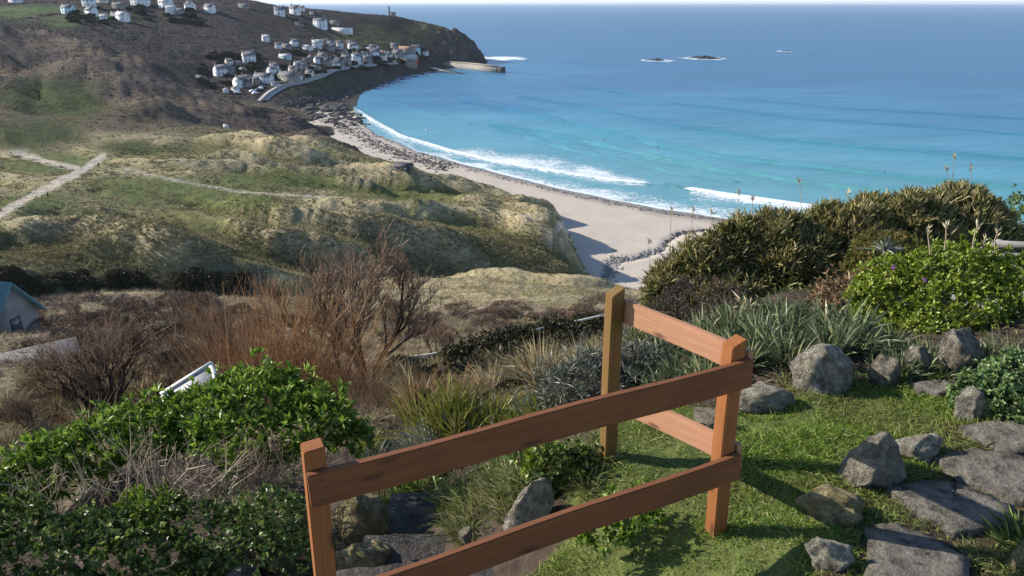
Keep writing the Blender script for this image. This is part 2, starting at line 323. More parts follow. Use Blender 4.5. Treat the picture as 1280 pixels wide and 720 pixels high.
lay(np.clip((3.0 - GZ + n2 * 2) * .7, 0, 1) * (SS > 13.6) * (pxg > 330), ROCK * .55)
for b in ((712,283,22,8),(742,300,16,10),(665,272,22,4),(690,300,24,3)): lay(np.clip(blob(*b) * 1.2, 0, 1) * (SS > 7), SAND * .95)
# worn sandy paths across the turf
for (pts, wd), pd_ in zip(PATHS, PD):
    lay(np.clip((wd - pd_) / 1.6 + n2 * (1.2 if wd > 3 else .3), 0, 1) * (SS > 8.4) * (SS < 13.8), C(.42,.37,.31))
keep = np.ones((NR - 1, NA - 1), bool)
def cell(a): return np.maximum(np.maximum(a[:-1, :-1], a[1:, :-1]), np.maximum(a[:-1, 1:], a[1:, 1:]))
keep &= cell(GZ) > -2.5
idx = np.arange(NR * NA).reshape(NR, NA)
Q = np.stack([idx[:-1, :-1], idx[:-1, 1:], idx[1:, 1:], idx[1:, :-1]], -1)
GV = np.stack([GX, GY, GZ], -1)

# ------------------------------------------------------------ garden ground (finer sheet laid over the slope near the camera)
GC = np.array([(1,2.5,67.6),(2,3,67.6),(3,3,67.62),(1.2,3.5,67.58),(2,4,67.6),(3.5,4,67.65),(1.0,4.2,67.5),(2,5,67.6),(3.2,5,67.65),(4.5,5,67.75),
 (.57,4.05,67.55),(.42,4.0,67.48),(.72,4.15,67.56),(.8,3.75,67.56),(.6,3.3,67.45),(.4,2.5,67.4),(.15,3.2,67.0),(-.3,2.8,67.02),(-.3,3.4,66.95),(-.6,3.7,66.84),(-.65,4.3,66.6),(-.7,4.9,66.4),(-.75,5.5,66.2),(.1,3.9,67.2),(.1,4.5,67.05),
 (.05,5,66.9),(.6,5.2,67.25),(-1.1,3,66.95),(-1.5,4,66.7),(-2.5,3.5,66.6),(-3.5,3.5,66.4),(-2.5,5,66.2),(-4,5,65.8),(-1.2,5.5,66.1),(-2,6.5,65.3),
 (-4,7,64.6),(0,6.5,66.2),(.8,6.2,66.9),(0,8,65.0),(-2,8.5,64.2),(-5,8.5,63.7),(1.5,6.2,67.45),(3,6.5,67.4),(5,7,66.95),(1.2,7.5,66.6),(3,8.5,66.0),
 (6,9,65.9),(1.2,9,65.2),(3,11,65.2),(7,12,65.3),(9,8,66.2),(6,5,67.8),(6,3,67.8),(3,1.5,67.6),(1,1,67.6),(0,1.5,67.2),(-2,2,66.8),(-5,3,66.2),(-6.5,6,65),(8,10,65.6),(-1,2.2,67.05),(-6,11,62.3),(-3,11,62.5),(0,11,62.9),(-1.5,12.4,62.1),(1.5,12.4,63.0),(-6,9.3,63.0),(.8,10,64),(-4,12.4,61.9),(3,12.4,64.4),(7,12.4,64.5),(9.5,12,64.8)])
def gz(x, y):
    x = np.asarray(x, float); y = np.asarray(y, float)
    d2 = (x[..., None] - GC[:, 0]) ** 2 + (y[..., None] - GC[:, 1]) ** 2
    wgt = np.exp(-d2 / (2 * 0.42 ** 2)) + 2e-4 / (d2 + .05) ** 2
    return (wgt * GC[:, 2]).sum(-1) / wgt.sum(-1) + 0.035 * fbm(x / .5, y / .5, 61, 3) + 0.012 * fbm(x / .1, y / .1, 62, 2)
g_ax = np.linspace(-6.5, 9.5, 230); g_ay = np.linspace(0.4, 12.5, 190)
hX, hY = np.meshgrid(g_ax, g_ay); hZ = gz(hX, hY)
inside = (GX > -6.7) & (GX < 9.7) & (GY < 12.7)
GZ[inside] = np.minimum(GZ[inside], gz(GX[inside], GY[inside]) - 0.35); GV[..., 2] = GZ
edge = np.minimum(np.minimum(hX + 6.5, 9.5 - hX), np.minimum(12.5 - hY, 9)); hZ -= np.clip(1 - edge / 0.8, 0, 1) ** 2 * 1.5

# ------------------------------------------------------------ beach and shoreline
SHORE_PX = [(300,131),(340,131.5),(380,129),(430,118),(500,95),(560,84)]       # foot of the bank below the village (z 0)
SHORE = [(372,131),(400,131),(425,136),(446,150),(470,168),(520,189),(580,206),(640,221.5),(700,236),(770,251),(830,262),(890,271),(960,282),(1050,296),(1180,312),(1500,335)]
SHW = np.array([at_z(x, y, 0)[:2] for x, y in SHORE])
sa = np.arctan2(SHW[:, 0], SHW[:, 1]); srng = np.hypot(SHW[:, 0], SHW[:, 1]); o_ = np.argsort(sa)
def shore_r(az): return np.interp(az, sa[o_], srng[o_])
def land_mat(name, rough=0.95, scales=(0.35, 1.6, 0.06), bump=(0.8, 0.6), amt=0.45):
    m = M(name, rough, 0.12); c = m.attr("cover", True); o = m.obj()
    a = m.noise(o, scales[0], 6, .65); b = m.noise(o, scales[1], 4, .6); d = m.noise(o, scales[2], 4)
    c = m.mix(1.0, c, m.ramp(a, [(0.3, 1 - amt), (0.5, 1.0), (0.7, 1 + amt)]), 'MULTIPLY')
    c = m.mix(1.0, c, m.ramp(b, [(0.3, 1 - amt * .7), (0.72, 1 + amt * .6)]), 'MULTIPLY')
    c = m.mix(1.0, c, m.ramp(d, [(0.3, (.85, .9, .9)), (0.7, (1.15, 1.08, 1.0))]), 'MULTIPLY')
    m.col(c); m.bump(m.math('ADD', a, m.math('MULTIPLY', b, .5)), bump[0], bump[1]); return m.m
MAT_SLOPE = land_mat("scrubby_slope", scales=(1.2, 6, 0.15), bump=(0.9, 0.35))
MAT_DUNE = land_mat("dune_turf", scales=(0.45, 2.0, 0.05), bump=(0.9, 1.0), amt=.4)
MAT_HILL = land_mat("heather_and_bracken", scales=(0.16, 0.9, 0.03), bump=(1.0, 2.5), amt=.5)
MAT_HEAD = land_mat("headland_scrub", scales=(0.1, 0.5, 0.02), bump=(1.0, 3.5), amt=.5)
def sub_sheet(name, a, b, mat, kind='structure'):
    sc = (SS[:-1, :-1] + SS[1:, 1:]) / 2; sel = keep & (sc >= a) & (sc < b); f = Q[sel]
    u, inv = np.unique(f, return_inverse=True)
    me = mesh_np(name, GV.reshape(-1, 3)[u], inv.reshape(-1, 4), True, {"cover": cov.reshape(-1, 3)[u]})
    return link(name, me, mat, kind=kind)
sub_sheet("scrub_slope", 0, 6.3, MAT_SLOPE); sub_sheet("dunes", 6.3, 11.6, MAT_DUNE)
sub_sheet("hillside", 11.6, 14.0, MAT_HILL); sub_sheet("headland", 14.0, 30, MAT_HEAD)
LAND = BVHTree.FromPolygons(GV.reshape(-1, 3).tolist(), Q[keep].tolist())

# beach sheet
b_az = np.linspace(az_rz(335, 560, 0), R(43), 300); b_t = np.linspace(0, 1, 170)
bR = 150 + (shore_r(b_az)[None] + 45 - 150) * b_t[:, None]; bA = np.repeat(b_az[None], 170, 0)
bX, bY = bR * np.sin(bA), bR * np.cos(bA); sd = shore_r(bA) - bR
bZ = np.where(sd > 0, 2.6 * (1 - np.exp(-np.maximum(sd, 0) / 70)), sd * 0.03) + np.clip(sd / 30, 0, 1) * (0.22 * fbm(bX / 12, bY / 12, 70, 3) + 0.06 * fbm(bX / 3, bY / 3, 71, 2))
bp = project(np.stack([bX, bY, bZ], -1))
stream = np.full(bX.shape, 1e9); pts = [(750,372),(755,345),(765,328),(800,321),(828,312),(836,300),(852,291),(880,287)]
for (x0, y0), (x1, y1) in zip(pts[:-1], pts[1:]):
    dx, dy = x1 - x0, y1 - y0; t = np.clip(((bp[0] - x0) * dx + (bp[1] - y0) * dy) / (dx * dx + dy * dy), 0, 1)
    stream = np.minimum(stream, np.hypot(bp[0] - x0 - t * dx, 1.6 * (bp[1] - y0 - t * dy)))
bZ -= 0.7 * np.clip(1 - stream / 9, 0, 1)
wet = np.clip(1 - (sd - 3) / (10 + 7 * fbm(bX / 15, bY / 15, 72, 3)), 0, 1); rockz = np.clip((500 - bp[0]) / 60, 0, 1)
m = M("beach_sand", 0.9, 0.2); o = m.obj(); c = m.mix(m.noise(o, 0.08, 4), (.385, .335, .275), (.48, .42, .35))
c = m.mix(m.rng(m.noise(o, 1.3, 5, .7), .4, .7, 0, .35), c, (.36, .30, .25))
c = m.mix(m.math('MULTIPLY', m.attr("wet"), .85), c, (.17, .14, .12)); m.col(c)
m.put(m.b, "Roughness", m.rng(m.attr("wet"), 0, 1, .95, .45)); m.bump(m.noise(o, .9, 6, .7), .35, .25)
ii = np.arange(bX.size).reshape(bX.shape); bq = np.stack([ii[:-1, :-1], ii[:-1, 1:], ii[1:, 1:], ii[1:, :-1]], -1).reshape(-1, 4)
bV = np.stack([bX, bY, bZ], -1).reshape(-1, 3)
link("beach", mesh_np("beach", bV, bq, True, {"wet": wet.ravel()}), m.m, kind='structure')
BEACH = BVHTree.FromPolygons(bV.tolist(), bq.tolist())

# sea sheet, with the swell and breakers raised in it
s_r = np.concatenate([np.exp(np.linspace(math.log(215), math.log(420), 330)), np.exp(np.linspace(math.log(421), math.log(1600), 190)), np.exp(np.linspace(math.log(1650), math.log(90000), 60))])
s_a = np.linspace(az_rz(270, 600, 0), R(43), 430); sR, sA = np.meshgrid(s_r, s_a, indexing='ij'); sX, sY = sR * np.sin(sA), sR * np.cos(sA)
def curve(pts):
    w = np.array([at_z(x, y, 0)[:2] for x, y in pts]); a = np.arctan2(w[:, 0], w[:, 1]); r = np.hypot(w[:, 0], w[:, 1]); k = np.argsort(a); a, r = a[k], r[k]
    aa = np.linspace(a[0], a[-1], 200); ri = smooth1(np.interp(aa, a, r), 6); sl = np.gradient(ri, aa) / ri
    cosf = 1 / np.sqrt(1 + sl ** 2); Rb = np.interp(sA, aa, ri); d = (sR - Rb) * np.interp(sA, aa, cosf)
    win = np.clip((sA - a[0]) / .012, 0, 1) * np.clip((a[-1] - sA) / .012, 0, 1); return d, win, np.clip((sA - a[0]) / (a[-1] - a[0]), 0, 1)
foam = np.zeros(sR.shape); h = 0.05 * fbm(sX / 9, sY / 9, 80, 3)
spx, spy = project(np.stack([sX, sY, 0 * sX], -1)); fadefar = np.clip((1800 - sR) / 1200, 0, 1)
wob = 1.2 * fbm(sX / 14, sY / 14, 82, 3)
dsh = sR - shore_r(sA); ex = np.gradient(shore_r(s_a), s_a) / shore_r(s_a); dsh = dsh / np.sqrt(1 + ex ** 2)[None]
dshw = dsh + 2.0 * fbm(sX / 18, sY / 18, 83, 3)
foam = np.maximum(foam, np.clip(1 - np.abs(dshw - 1.2) / 2.4, 0, 1) * .95 * np.clip(.55 + (spx - 500) / 250, .3, 1))
foam = np.maximum(foam, np.where(dshw > 0, np.clip(1 - dshw / 24, 0, 1) ** .7 * (.50 + .30 * fbm(sX / 20, sY / 9, 84, 3)) * np.clip(.55 + (spx - 470) / 250, .55, 1), 0))
d, wn, t = curve([(438,133),(452,143),(470,154),(500,171),(560,189),(620,203.5),(700,216.5),(770,227.5),(818,231)])
foam = np.maximum(foam, wn * np.clip(1 - np.abs(d + wob * .5 - .8) / (.7 + 1.6 * np.clip(t * 1.6, 0, 1)), 0, 1) * 1.4); h += wn * 0.9 * np.exp(-(d - 1) ** 2 / 5)
patch = np.clip(d / 2, 0, 1) * np.clip(1 - d / (9 + 26 * np.clip(np.sin(np.clip((t - .28) / .72, 0, 1) * np.pi), 0, 1)), 0, 1) ** .6 * np.clip((t - .2) * 5, 0, 1)
foam = np.maximum(foam, wn * patch * (.66 + .25 * fbm(sX / 12, sY / 8, 85, 3)))
foam = np.maximum(foam, wn * np.clip(1 + d / 14, 0, 1) * (d < 0) * .5)
d, wn, t = curve([(818,230),(840,233),(858,236.5)]); h += wn * 1.0 * np.exp(-(d - 1) ** 2 / 5)
d, wn, t = curve([(853,236.5),(870,238.5),(900,243.5),(960,252),(1010,259),(1100,270),(1300,292)])
foam = np.maximum(foam, wn * np.clip(1 - np.abs(d + wob * .4 - .6) / 2.4, 0, 1) * 1.5); h += wn * 1.0 * np.exp(-(d - 1) ** 2 / 5)
foam = np.maximum(foam, wn * (d < 0) * np.clip(1 + d / 26, 0, 1) * (.62 + .25 * fbm(sX / 10, sY / 8, 86, 3)))
for pts, am, wd in (([(600,155),(680,168),(750,181.5),(820,198),(900,213),(1000,228),(1100,240),(1300,262)], .95, 3.0), ([(560,125),(650,140),(755,165),(820,181),(900,196),(1000,208),(1120,221),(1300,238)], .85, 3.2),
                    ([(640,120),(760,140),(860,160),(960,174),(1100,186),(1300,200)], .6, 3.6), ([(660,172),(720,189),(790,203),(860,219),(930,229)], .55, 2.4), ([(480,125),(540,142),(620,163),(690,178)], .5, 2.6),
                    ([(700,105),(850,130),(1000,148),(1300,170)], .5, 4), ([(520,110),(620,128),(700,140)], .4, 3.5), ([(900,122),(1050,135),(1300,150)], .45, 5)):
    d, wn, t = curve(pts); d = d + wob; am *= 1.9; wd *= .95; h += wn * am * np.exp(-(d / wd) ** 2) - wn * am * .35 * np.exp(-((d - wd * 2.2) / (wd * 1.6)) ** 2)
SEAROCKS = [(820,75.5,36,7),(880,73,50,8.5),(983,64,20,3.2)]
for x, y, wp, hp in SEAROCKS:
    p = at_z(x, y, 0); rw = wp * depth_of(p) / F / 2
    q = np.sqrt(((sX - p[0]) / (rw * 1.45)) ** 2 + ((sY - p[1]) / (rw * 1.25)) ** 2) + .3 * fbm(sX / 15, sY / 15, 87, 3); foam = np.maximum(foam, np.clip(1.22 - q + .5 * fbm(sX / 9, sY / 12, 89, 3), 0, .8))
p = at_z(612, 73, 0); q = np.sqrt(((sX - p[0] - 12) / 42) ** 2 + ((sY - p[1]) / 60) ** 2) + .4 * fbm(sX / 14, sY / 20, 88, 3); foam = np.maximum(foam, np.clip(1.15 - q, 0, .75))
rk = np.clip((470 - spx) / 40, 0, 1) * np.clip((150 - spy) / 12, 0, 1) * np.clip((spy - 95) / 20, 0, 1); foam = np.maximum(foam, rk * (.35 + .5 * fbm(sX / 16, sY / 25, 90, 4)))
foam = np.maximum(foam, np.clip(1 - np.abs(spy - np.interp(spx, [330,380,430,500,560,590], [131.5,129,118,95,85,80])) / 4, 0, 1) * np.clip(.3 + fbm(sX / 20, sY / 30, 91, 3), 0, .8) * (spx < 590))
deep = np.clip((np.log(np.maximum(sR, 1)) - math.log(330)) / (math.log(1500) - math.log(330)) + .35 * fbm(sX / 260, sY / 160, 92, 4) * np.clip((sR - 320) / 300, 0, 1), 0, 1)
deep = np.clip(deep + .25 * np.clip((spx - 700) / 900, 0, 1) * np.clip((sR - 350) / 500, 0, 1) - .2 * np.clip((640 - spx) / 240, 0, 1), 0, 1)
m = M("sea_water", 0.38, 0.08); o = m.obj(); m.b.inputs["IOR"].default_value = 1.33
c = m.ramp(m.attr("deep"), [(0, (.09, .25, .275)), (.2, (.045, .205, .265)), (.45, (.02, .135, .225)), (.75, (.010, .085, .175)), (1, (.014, .088, .17))])
c = m.mix(1.0, c, m.ramp(m.noise(m.map(o, (.012, .03, 1)), 1.0, 5, .6), [(.3, .84), (.7, 1.16)]), 'MULTIPLY')
ln = m.noise(m.map(o, (.55, .75, 1)), 1.0, 6, .72, 1.2); f = m.attr("foam")
fm = m.rng(m.math('ADD', m.math('MULTIPLY', ln, 1.7), m.math('SUBTRACT', f, 1.17)), 0, .2)
fm = m.math('MINIMUM', fm, 1.0); fm = m.math('MAXIMUM', fm, 0.0)
m.col(m.mix(fm, c, (.62, .665, .69))); m.put(m.b, "Roughness", m.rng(fm, 0, 1, .2, .9))
wv = m.math('ADD', m.noise(m.map(o, (.10, .22, 1)), 1.0, 6, .62), m.math('MULTIPLY', m.noise(m.map(o, (.012, .03, 1)), 1.0, 4, .6), 3.0)); m.bump(m.math('ADD', wv, m.math('MULTIPLY', fm, .3)), .5, 1.2)
ii = np.arange(sR.size).reshape(sR.shape); sq = np.stack([ii[:-1, :-1], ii[:-1, 1:], ii[1:, 1:], ii[1:, :-1]], -1).reshape(-1, 4)
m.b.inputs["Specular IOR Level"].default_value = 0.0        # a choppy sea never mirrors fully: the reflection is capped
gl_ = m.n("ShaderNodeBsdfGlossy", {"Color": (.9, .95, 1.0), "Roughness": .3}); nb_ = [l.from_socket for l in m.t.links if l.to_node == m.b and l.to_socket.name == "Normal"][0]; m.t.links.new(nb_, gl_.inputs["Normal"])
fr_ = m.math('MINIMUM', m.n("ShaderNodeFresnel", {"IOR": 1.33, "Normal": nb_}).outputs[0], .26); fr_ = m.math('MULTIPLY', fr_, m.math('SUBTRACT', 1.0, fm))
ms_ = m.n("ShaderNodeMixShader", {0: fr_, 1: m.b.outputs[0], 2: gl_.outputs[0]}); m.t.links.new(ms_.outputs[0], m.out.inputs[0])
link("sea", mesh_np("sea", np.stack([sX, sY, h * fadefar], -1).reshape(-1, 3), sq, True, {"foam": foam.ravel(), "deep": deep.ravel()}), m.m, kind='structure')

# garden sheet: lawn, soil and worn patches
LAWN_PX = [(640,900),(640,745),(700,690),(725,655),(700,610),(722,585),(745,545),(790,520),(850,508),(930,512),(985,498),(1060,490),(1130,488),(1195,492),(1195,520),(1130,552),(1110,575),(1060,600),(1010,632),(1085,650),(1070,680),(1030,690),(1020,760),(1010,900)]
def inpoly(x, y, poly):
    r = np.zeros(x.shape, bool); n = len(poly)
    for i in range(n):
        (x0, y0), (x1, y1) = poly[i], poly[(i + 1) % n]
        c = ((y0 > y) != (y1 > y)) & (x < (x1 - x0) * (y - y0) / (y1 - y0 + 1e-12) + x0); r ^= c
    return r
hp = project(np.stack([hX, hY, hZ], -1)); lawnm = inpoly(hp[0], hp[1], LAWN_PX).astype(float)
offr = np.clip((hX - 3.3 - np.maximum(0, hY - 4) * .35) * 2, 0, 1) * (hY < 6.5); gcov = SOIL * (1 + .5 * fbm(hX / .3, hY / .3, 95, 3))[..., None]; gl = C(.085, .10, .03)
lawnm = np.maximum(lawnm, offr); gcov = gcov * (1 - lawnm[..., None]) + lawnm[..., None] * gl
m = M("garden_soil", .95, .15); o = m.obj(); a = m.noise(o, 9, 6, .65)
m.col(m.mix(1.0, m.attr("cover", True), m.ramp(a, [(.3, .6), (.7, 1.4)]), 'MULTIPLY')); m.bump(a, .8, .03)
ii = np.arange(hX.size).reshape(hX.shape); hq = np.stack([ii[:-1, :-1], ii[:-1, 1:], ii[1:, 1:], ii[1:, :-1]], -1).reshape(-1, 4)
hV = np.stack([hX, hY, hZ], -1).reshape(-1, 3)
link("garden_ground", mesh_np("garden_ground", hV, hq, True, {"cover": gcov.reshape(-1, 3)}), m.m, kind='structure')
GARDEN = BVHTree.FromPolygons(hV.tolist(), hq.tolist())
def hit(px, py, trees=None):
    d = Vector(ray(px, py)).normalized(); best = None
    for t in (trees or (GARDEN, LAND, BEACH)):
        p, n, i, ds = t.ray_cast(Vector((0, 0, CAMZ)), d)
        if p is not None and (best is None or ds < best[1]): best = (p, ds)
    return best[0] if best else None
def drop(x, y, trees=None):
    z = -99
    for t in (trees or (GARDEN, LAND, BEACH)):
        p, n, i, ds = t.ray_cast(Vector((x, y, 300)), Vector((0, 0, -1)))
        if p is not None: z = max(z, p.z)
    return z
# ============================================================ THE FENCE
def wood_mat(name, base, light, algae=None, axis=0):
    m = M(name, .72, .25); o = m.obj(); sc = [38, 38, 38]; sc[axis] = 1.6
    g = m.noise(m.map(o, tuple(sc)), 1.0, 6, .65, .6); g2 = m.noise(m.map(o, tuple(v * 3.5 if i != axis else v * 2 for i, v in enumerate(sc))), 1.0, 3, .6)
    c = m.mix(m.ramp(g, [(.32, 0.0), (.7, 1.0)]), base, light); c = m.mix(1.0, c, m.ramp(g2, [(.3, .86), (.65, 1.06)]), 'MULTIPLY')
    c = m.mix(m.rng(m.noise(o, 2.2, 4), .45, .75, 0, .5), c, tuple(v * .62 for v in base))
    v = m.n("ShaderNodeTexVoronoi", {"Vector": m.map(o, (2.3, .01, 7.5) if axis == 0 else (7, 7, 2.6)), "Scale": 1.0}).outputs["Distance"]
    c = m.mix(m.rng(v, .05, .15, .9, 0), c, (.035, .018, .012))
    if algae: c = m.mix(m.rng(m.noise(o, 5, 4), .35, .6, 0, .85), c, algae)
    m.col(c); m.bump(m.math('ADD', g, m.math('MULTIPLY', g2, .5)), .35, .004); return m.m
W_RAIL = wood_mat("stained_board", (.13, .047, .018), (.18, .070, .027)); W_POST = wood_mat("stained_post", (.20, .070, .020), (.25, .095, .030), axis=2)
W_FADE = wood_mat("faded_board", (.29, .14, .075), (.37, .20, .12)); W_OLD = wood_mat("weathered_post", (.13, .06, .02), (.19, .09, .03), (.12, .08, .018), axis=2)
METAL = plain_mat("dark_nail", (.05, .045, .04), .5)
fence = thing("wooden_fence", (1.02, 3.31, 67.55), "red-brown stained wooden fence of three posts with two rails a side on the lawn edge", "fence")
def part_box(name, size, mat, M4, bevel=.004, slant=0.0, smooth=False):
    bm = bmesh.new(); bmesh.ops.create_cube(bm, size=1); 
    for v in bm.verts:
        v.co = Vector((v.co.x * size[0], v.co.y * size[1], v.co.z * size[2]))
        if slant and v.co.z > 0: v.co.z += slant * v.co.x / size[0] * 2
    bmesh.ops.subdivide_edges(bm, edges=[e for e in bm.edges if e.calc_length() > .5], cuts=8)
    for v in bm.verts:                                     # boards are never quite true
        k = v.co.x if size[0] > .5 else v.co.z
        v.co.y += .004 * math.sin(k * 4 + size[0] * 7); v.co.z += .003 * math.sin(k * 5.3 + 1) if size[0] > .5 else 0
    bmesh.ops.bevel(bm, geom=[e for e in bm.edges if len(e.link_faces) == 2 and e.calc_face_angle() > .8], offset=bevel, segments=2, affect='EDGES')
    me = bpy.data.meshes.new(name); bm.to_mesh(me); bm.free()
    o = link(name, me, mat, fence); o.matrix_basis = M4; return o
def rot_m(ang, loc): return Matrix.Translation(Vector(loc) - fence.location) @ Matrix.Rotation(ang, 4, 'Z')
AF = math.atan2(.776, 1.756)
def post(x, y, z0, z1, mat, slant, label=None):
    o = part_box("post", (.078, .078, z1 - z0), mat, rot_m(AF, (x, y, (z0 + z1) / 2)), slant=slant)
    if label: o['label'] = label
post(-.736, 2.534, 66.8, 68.47, W_POST, .004); post(1.02, 3.31, 67.3, 68.545, W_POST, .016); post(.565, 4.05, 67.2, 68.52, W_OLD, .022, "yellowed olive-brown far post")
def rail(A, B, mat, hgt=.138, th=.034, label=None):
    A, B = Vector(A), Vector(B); d = B - A; L = d.length; x = d.normalized(); y = Vector((0, 0, 1)).cross(x).normalized(); z = x.cross(y)
    m4 = Matrix((x, y, z)).transposed().to_4x4(); m4.translation = (A + B) / 2 - fence.location
    o = part_box("rail", (L, th, hgt), mat, m4)
    if label: o['label'] = label
    for sgn in (-1, 1):                                    # nail heads
        for dz in (-.042, .042):
            g = Geo(); a = np.arange(8) / 8 * 2 * np.pi; c = np.stack([np.cos(a) * .006, np.zeros(8), np.sin(a) * .006], 1)
            g.add(np.concatenate([c + [0, -.002, 0], c + [0, .004, 0]]), [(i, (i + 1) % 8, 8 + (i + 1) % 8, 8 + i) for i in range(8)], [tuple(range(8))])
            n = link("nail", g.mesh("nail"), METAL, o); n.location = (sgn * (L / 2 - .045), -th / 2 - .001, dz)
nf = Vector((math.sin(AF), -math.cos(AF), 0)); xf = Vector((math.cos(AF), math.sin(AF), 0))
PL, PR, PF = Vector((-.736, 2.534, 0)), Vector((1.02, 3.31, 0)), Vector((.565, 4.05, 0))
def zz(p, z): return (p.x, p.y, z)
rail(zz(PL + nf * .057 - xf * .036, 68.315), zz(PR + nf * .057 + xf * .06, 68.40), W_RAIL, .14)
rail(zz(PL + nf * .057 - xf * .036, 67.765), zz(PR + nf * .057 + xf * .055, 67.905), W_RAIL, .14)
xs = (PF - PR).normalized(); ns = Vector((-xs.y, xs.x, 0)) * -1                # outward (lawn) side of the side panel
if ns.x < 0: ns = -ns
off = ns * .062
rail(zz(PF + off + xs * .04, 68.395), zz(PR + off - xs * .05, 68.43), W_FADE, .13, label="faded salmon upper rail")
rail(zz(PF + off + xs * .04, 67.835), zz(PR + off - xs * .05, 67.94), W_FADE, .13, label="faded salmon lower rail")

# ============================================================ STONES, SLABS AND STEPS
def stone_mat(name, a, b, lichen, dark=(.05, .045, .04), amt=.5):
    m = M(name, .95, .15); o = m.obj(); n1_ = m.noise(o, 3.2, 10, .74); n2_ = m.noise(o, 13, 6, .72); n3_ = m.noise(o, 2.2, 5)
    c = m.mix(m.ramp(n1_, [(.40, 0.0), (.58, 1.0)]), tuple(v * 1.05 for v in a), tuple(v * 1.75 for v in b)); c = m.mix(m.rng(n3_, .5, .62, 0, amt), c, lichen)
    c = m.mix(m.rng(n2_, .50, .64, 0, .8), c, dark); c = m.mix(m.rng(m.noise(o, 19, 4), .62, .70, 0, .55 if amt > .4 else .25), c, (.45, .43, .37))
    m.col(c); m.bump(m.math('ADD', n1_, m.math('MULTIPLY', n2_, .8)), 1.0, .16); return m.m
STONE = stone_mat("granite", (.19, .165, .13), (.40, .37, .30), (.34, .31, .20)); STONE_Y = stone_mat("mossy_granite", (.19, .155, .08), (.36, .30, .17), (.33, .28, .09), amt=.7)
STONE_D = stone_mat("dark_granite", (.14, .122, .098), (.32, .285, .225), (.29, .26, .16)); SLATE = stone_mat("path_stone", (.105, .095, .08), (.165, .148, .122), (.19, .175, .135), amt=.35)
SLATE_SHADE = stone_mat("painted_shade_step_stone", (.055, .051, .047), (.085, .079, .072), (.09, .09, .075), amt=.3)  # path stone darkened: the shade over the steps is put into the colour
def rock_mesh(seed, sub=4, rough=.2, cuts=15, lo=.45):
    g = np.random.default_rng(seed); bm = bmesh.new(); bmesh.ops.create_icosphere(bm, subdivisions=sub, radius=1)
    V = np.array([v.co[:] for v in bm.verts])
    for _ in range(cuts):
        n = norm(g.normal(0, 1, 3)); d = g.uniform(lo, .85); k = V @ n; V -= np.maximum(k - d, 0)[:, None] * n
    s = seed * 3.7
    f = fbm(V[:, 0] * 1.7 + s, V[:, 1] * 1.7 + V[:, 2] * 2.1, seed, 4) + .5 * fbm(V[:, 2] * 4 - s, V[:, 0] * 4 + V[:, 1] * 3.3, seed + 5, 3)
    V *= (1 + rough * f + .05 * np.abs(fbm(V[:, 0] * 7 + s, V[:, 1] * 7 + V[:, 2] * 6, seed + 9, 3)))[:, None]; V /= np.abs(V).max(0)
    F_ = np.array([[v.index for v in f.verts] for f in bm.faces]); bm.free(); return mesh_np("rock", V, F_, True)
ROCKS = []
def rock(px, py, wp, hp, seed, label, mat=STONE, dy=.0, dr=.75, rotz=0.0, group=None, sink=.36, name="rock", lo=.5):
    """px, py: the middle of the rock's foot; wp, hp: its size in photo pixels"""
    p = hit(px, py); dpt = depth_of(p); W_ = wp / F * dpt; H_ = hp / F * dpt * 1.05
    o = link(name, rock_mesh(seed, lo=lo), mat, label=label, cat="rock", group=group); ROCKS.append((px, py, p, W_)); hh = H_ / (2 - sink * 2) * 1.15
    o.scale = (W_ / 2, W_ * dr / 2, hh); o.location = (p.x, p.y + W_ * dr * .25, p.z + hh * (1 - 2 * sink)); o.rotation_euler = (0, 0, rotz); return o
rock(1030, 487, 80, 46, 3, "large pale square boulder at the back of the lawn below the strap-leaved bed", dr=.7, lo=.75)
rock(956, 515, 78, 28, 5, "long low grey stone on the lawn edge right of the fence corner post", STONE, dr=.5, lo=.7)
rock(885, 538, 48, 20, 8, "small low stone seen through the fence rails beside the corner post", STONE_D)
rock(1108, 482, 44, 30, 9, "dark low stone between the square boulder and the two stones under the bush", STONE_D)
rock(1152, 465, 42, 28, 12, "small dark stone under the bright green bush, left of the lichen-spotted one", STONE_D)
rock(1208, 467, 66, 46, 14, "rounded lichen-spotted boulder under the right bright green bush", STONE_D)
rock(1220, 527, 52, 36, 17, "pale upright wedge of rock beside the low green ground cover", STONE, dr=.8)
rock(1093, 610, 88, 54, 21, "pointed grey boulder in the middle of the lawn's right edge", STONE_D, dr=.85, lo=.55)
rock(1156, 576, 66, 28, 23, "flat-topped pale rock between the pointed boulder and the paving", STONE)
rock(1054, 655, 104, 34, 26, "long mossy stone lying on the lawn left of the paving", STONE_Y, dr=.6)
rock(1040, 712, 62, 36, 29, "small pale stone at the lower end of the stone path edge", STONE)
rock(1285, 712, 48, 40, 31, "brown stone at the right picture edge by the lowest slab", STONE_Y)
rock(664, 672, 72, 62, 33, "tall pale stone capped with ivy beside the steps", STONE, dr=.7, sink=.25)
rock(452, 690, 72, 66, 35, "yellowish lichened block of stone at the left of the steps", STONE_Y, dr=.8, lo=.8, sink=.2)
rock(456, 728, 84, 40, 37, "lower mossy block under the yellowish stone left of the steps", STONE_Y, dr=.8, lo=.8)
rock(345, 715, 70, 40, 38, "brownish stone in the bank under the dead stems", STONE_Y)
rock(80, 735, 46, 34, 39, "grey stone peeping from the ivy at the lower left", STONE)
rock(300, 735, 60, 26, 40, "flat grey stone at the foot of the bank left of the nearest post", STONE_D)
rock(655, 676, 20, 16, 41, "small dark cobble at the edge of the steps", STONE_D).location.x -= .32
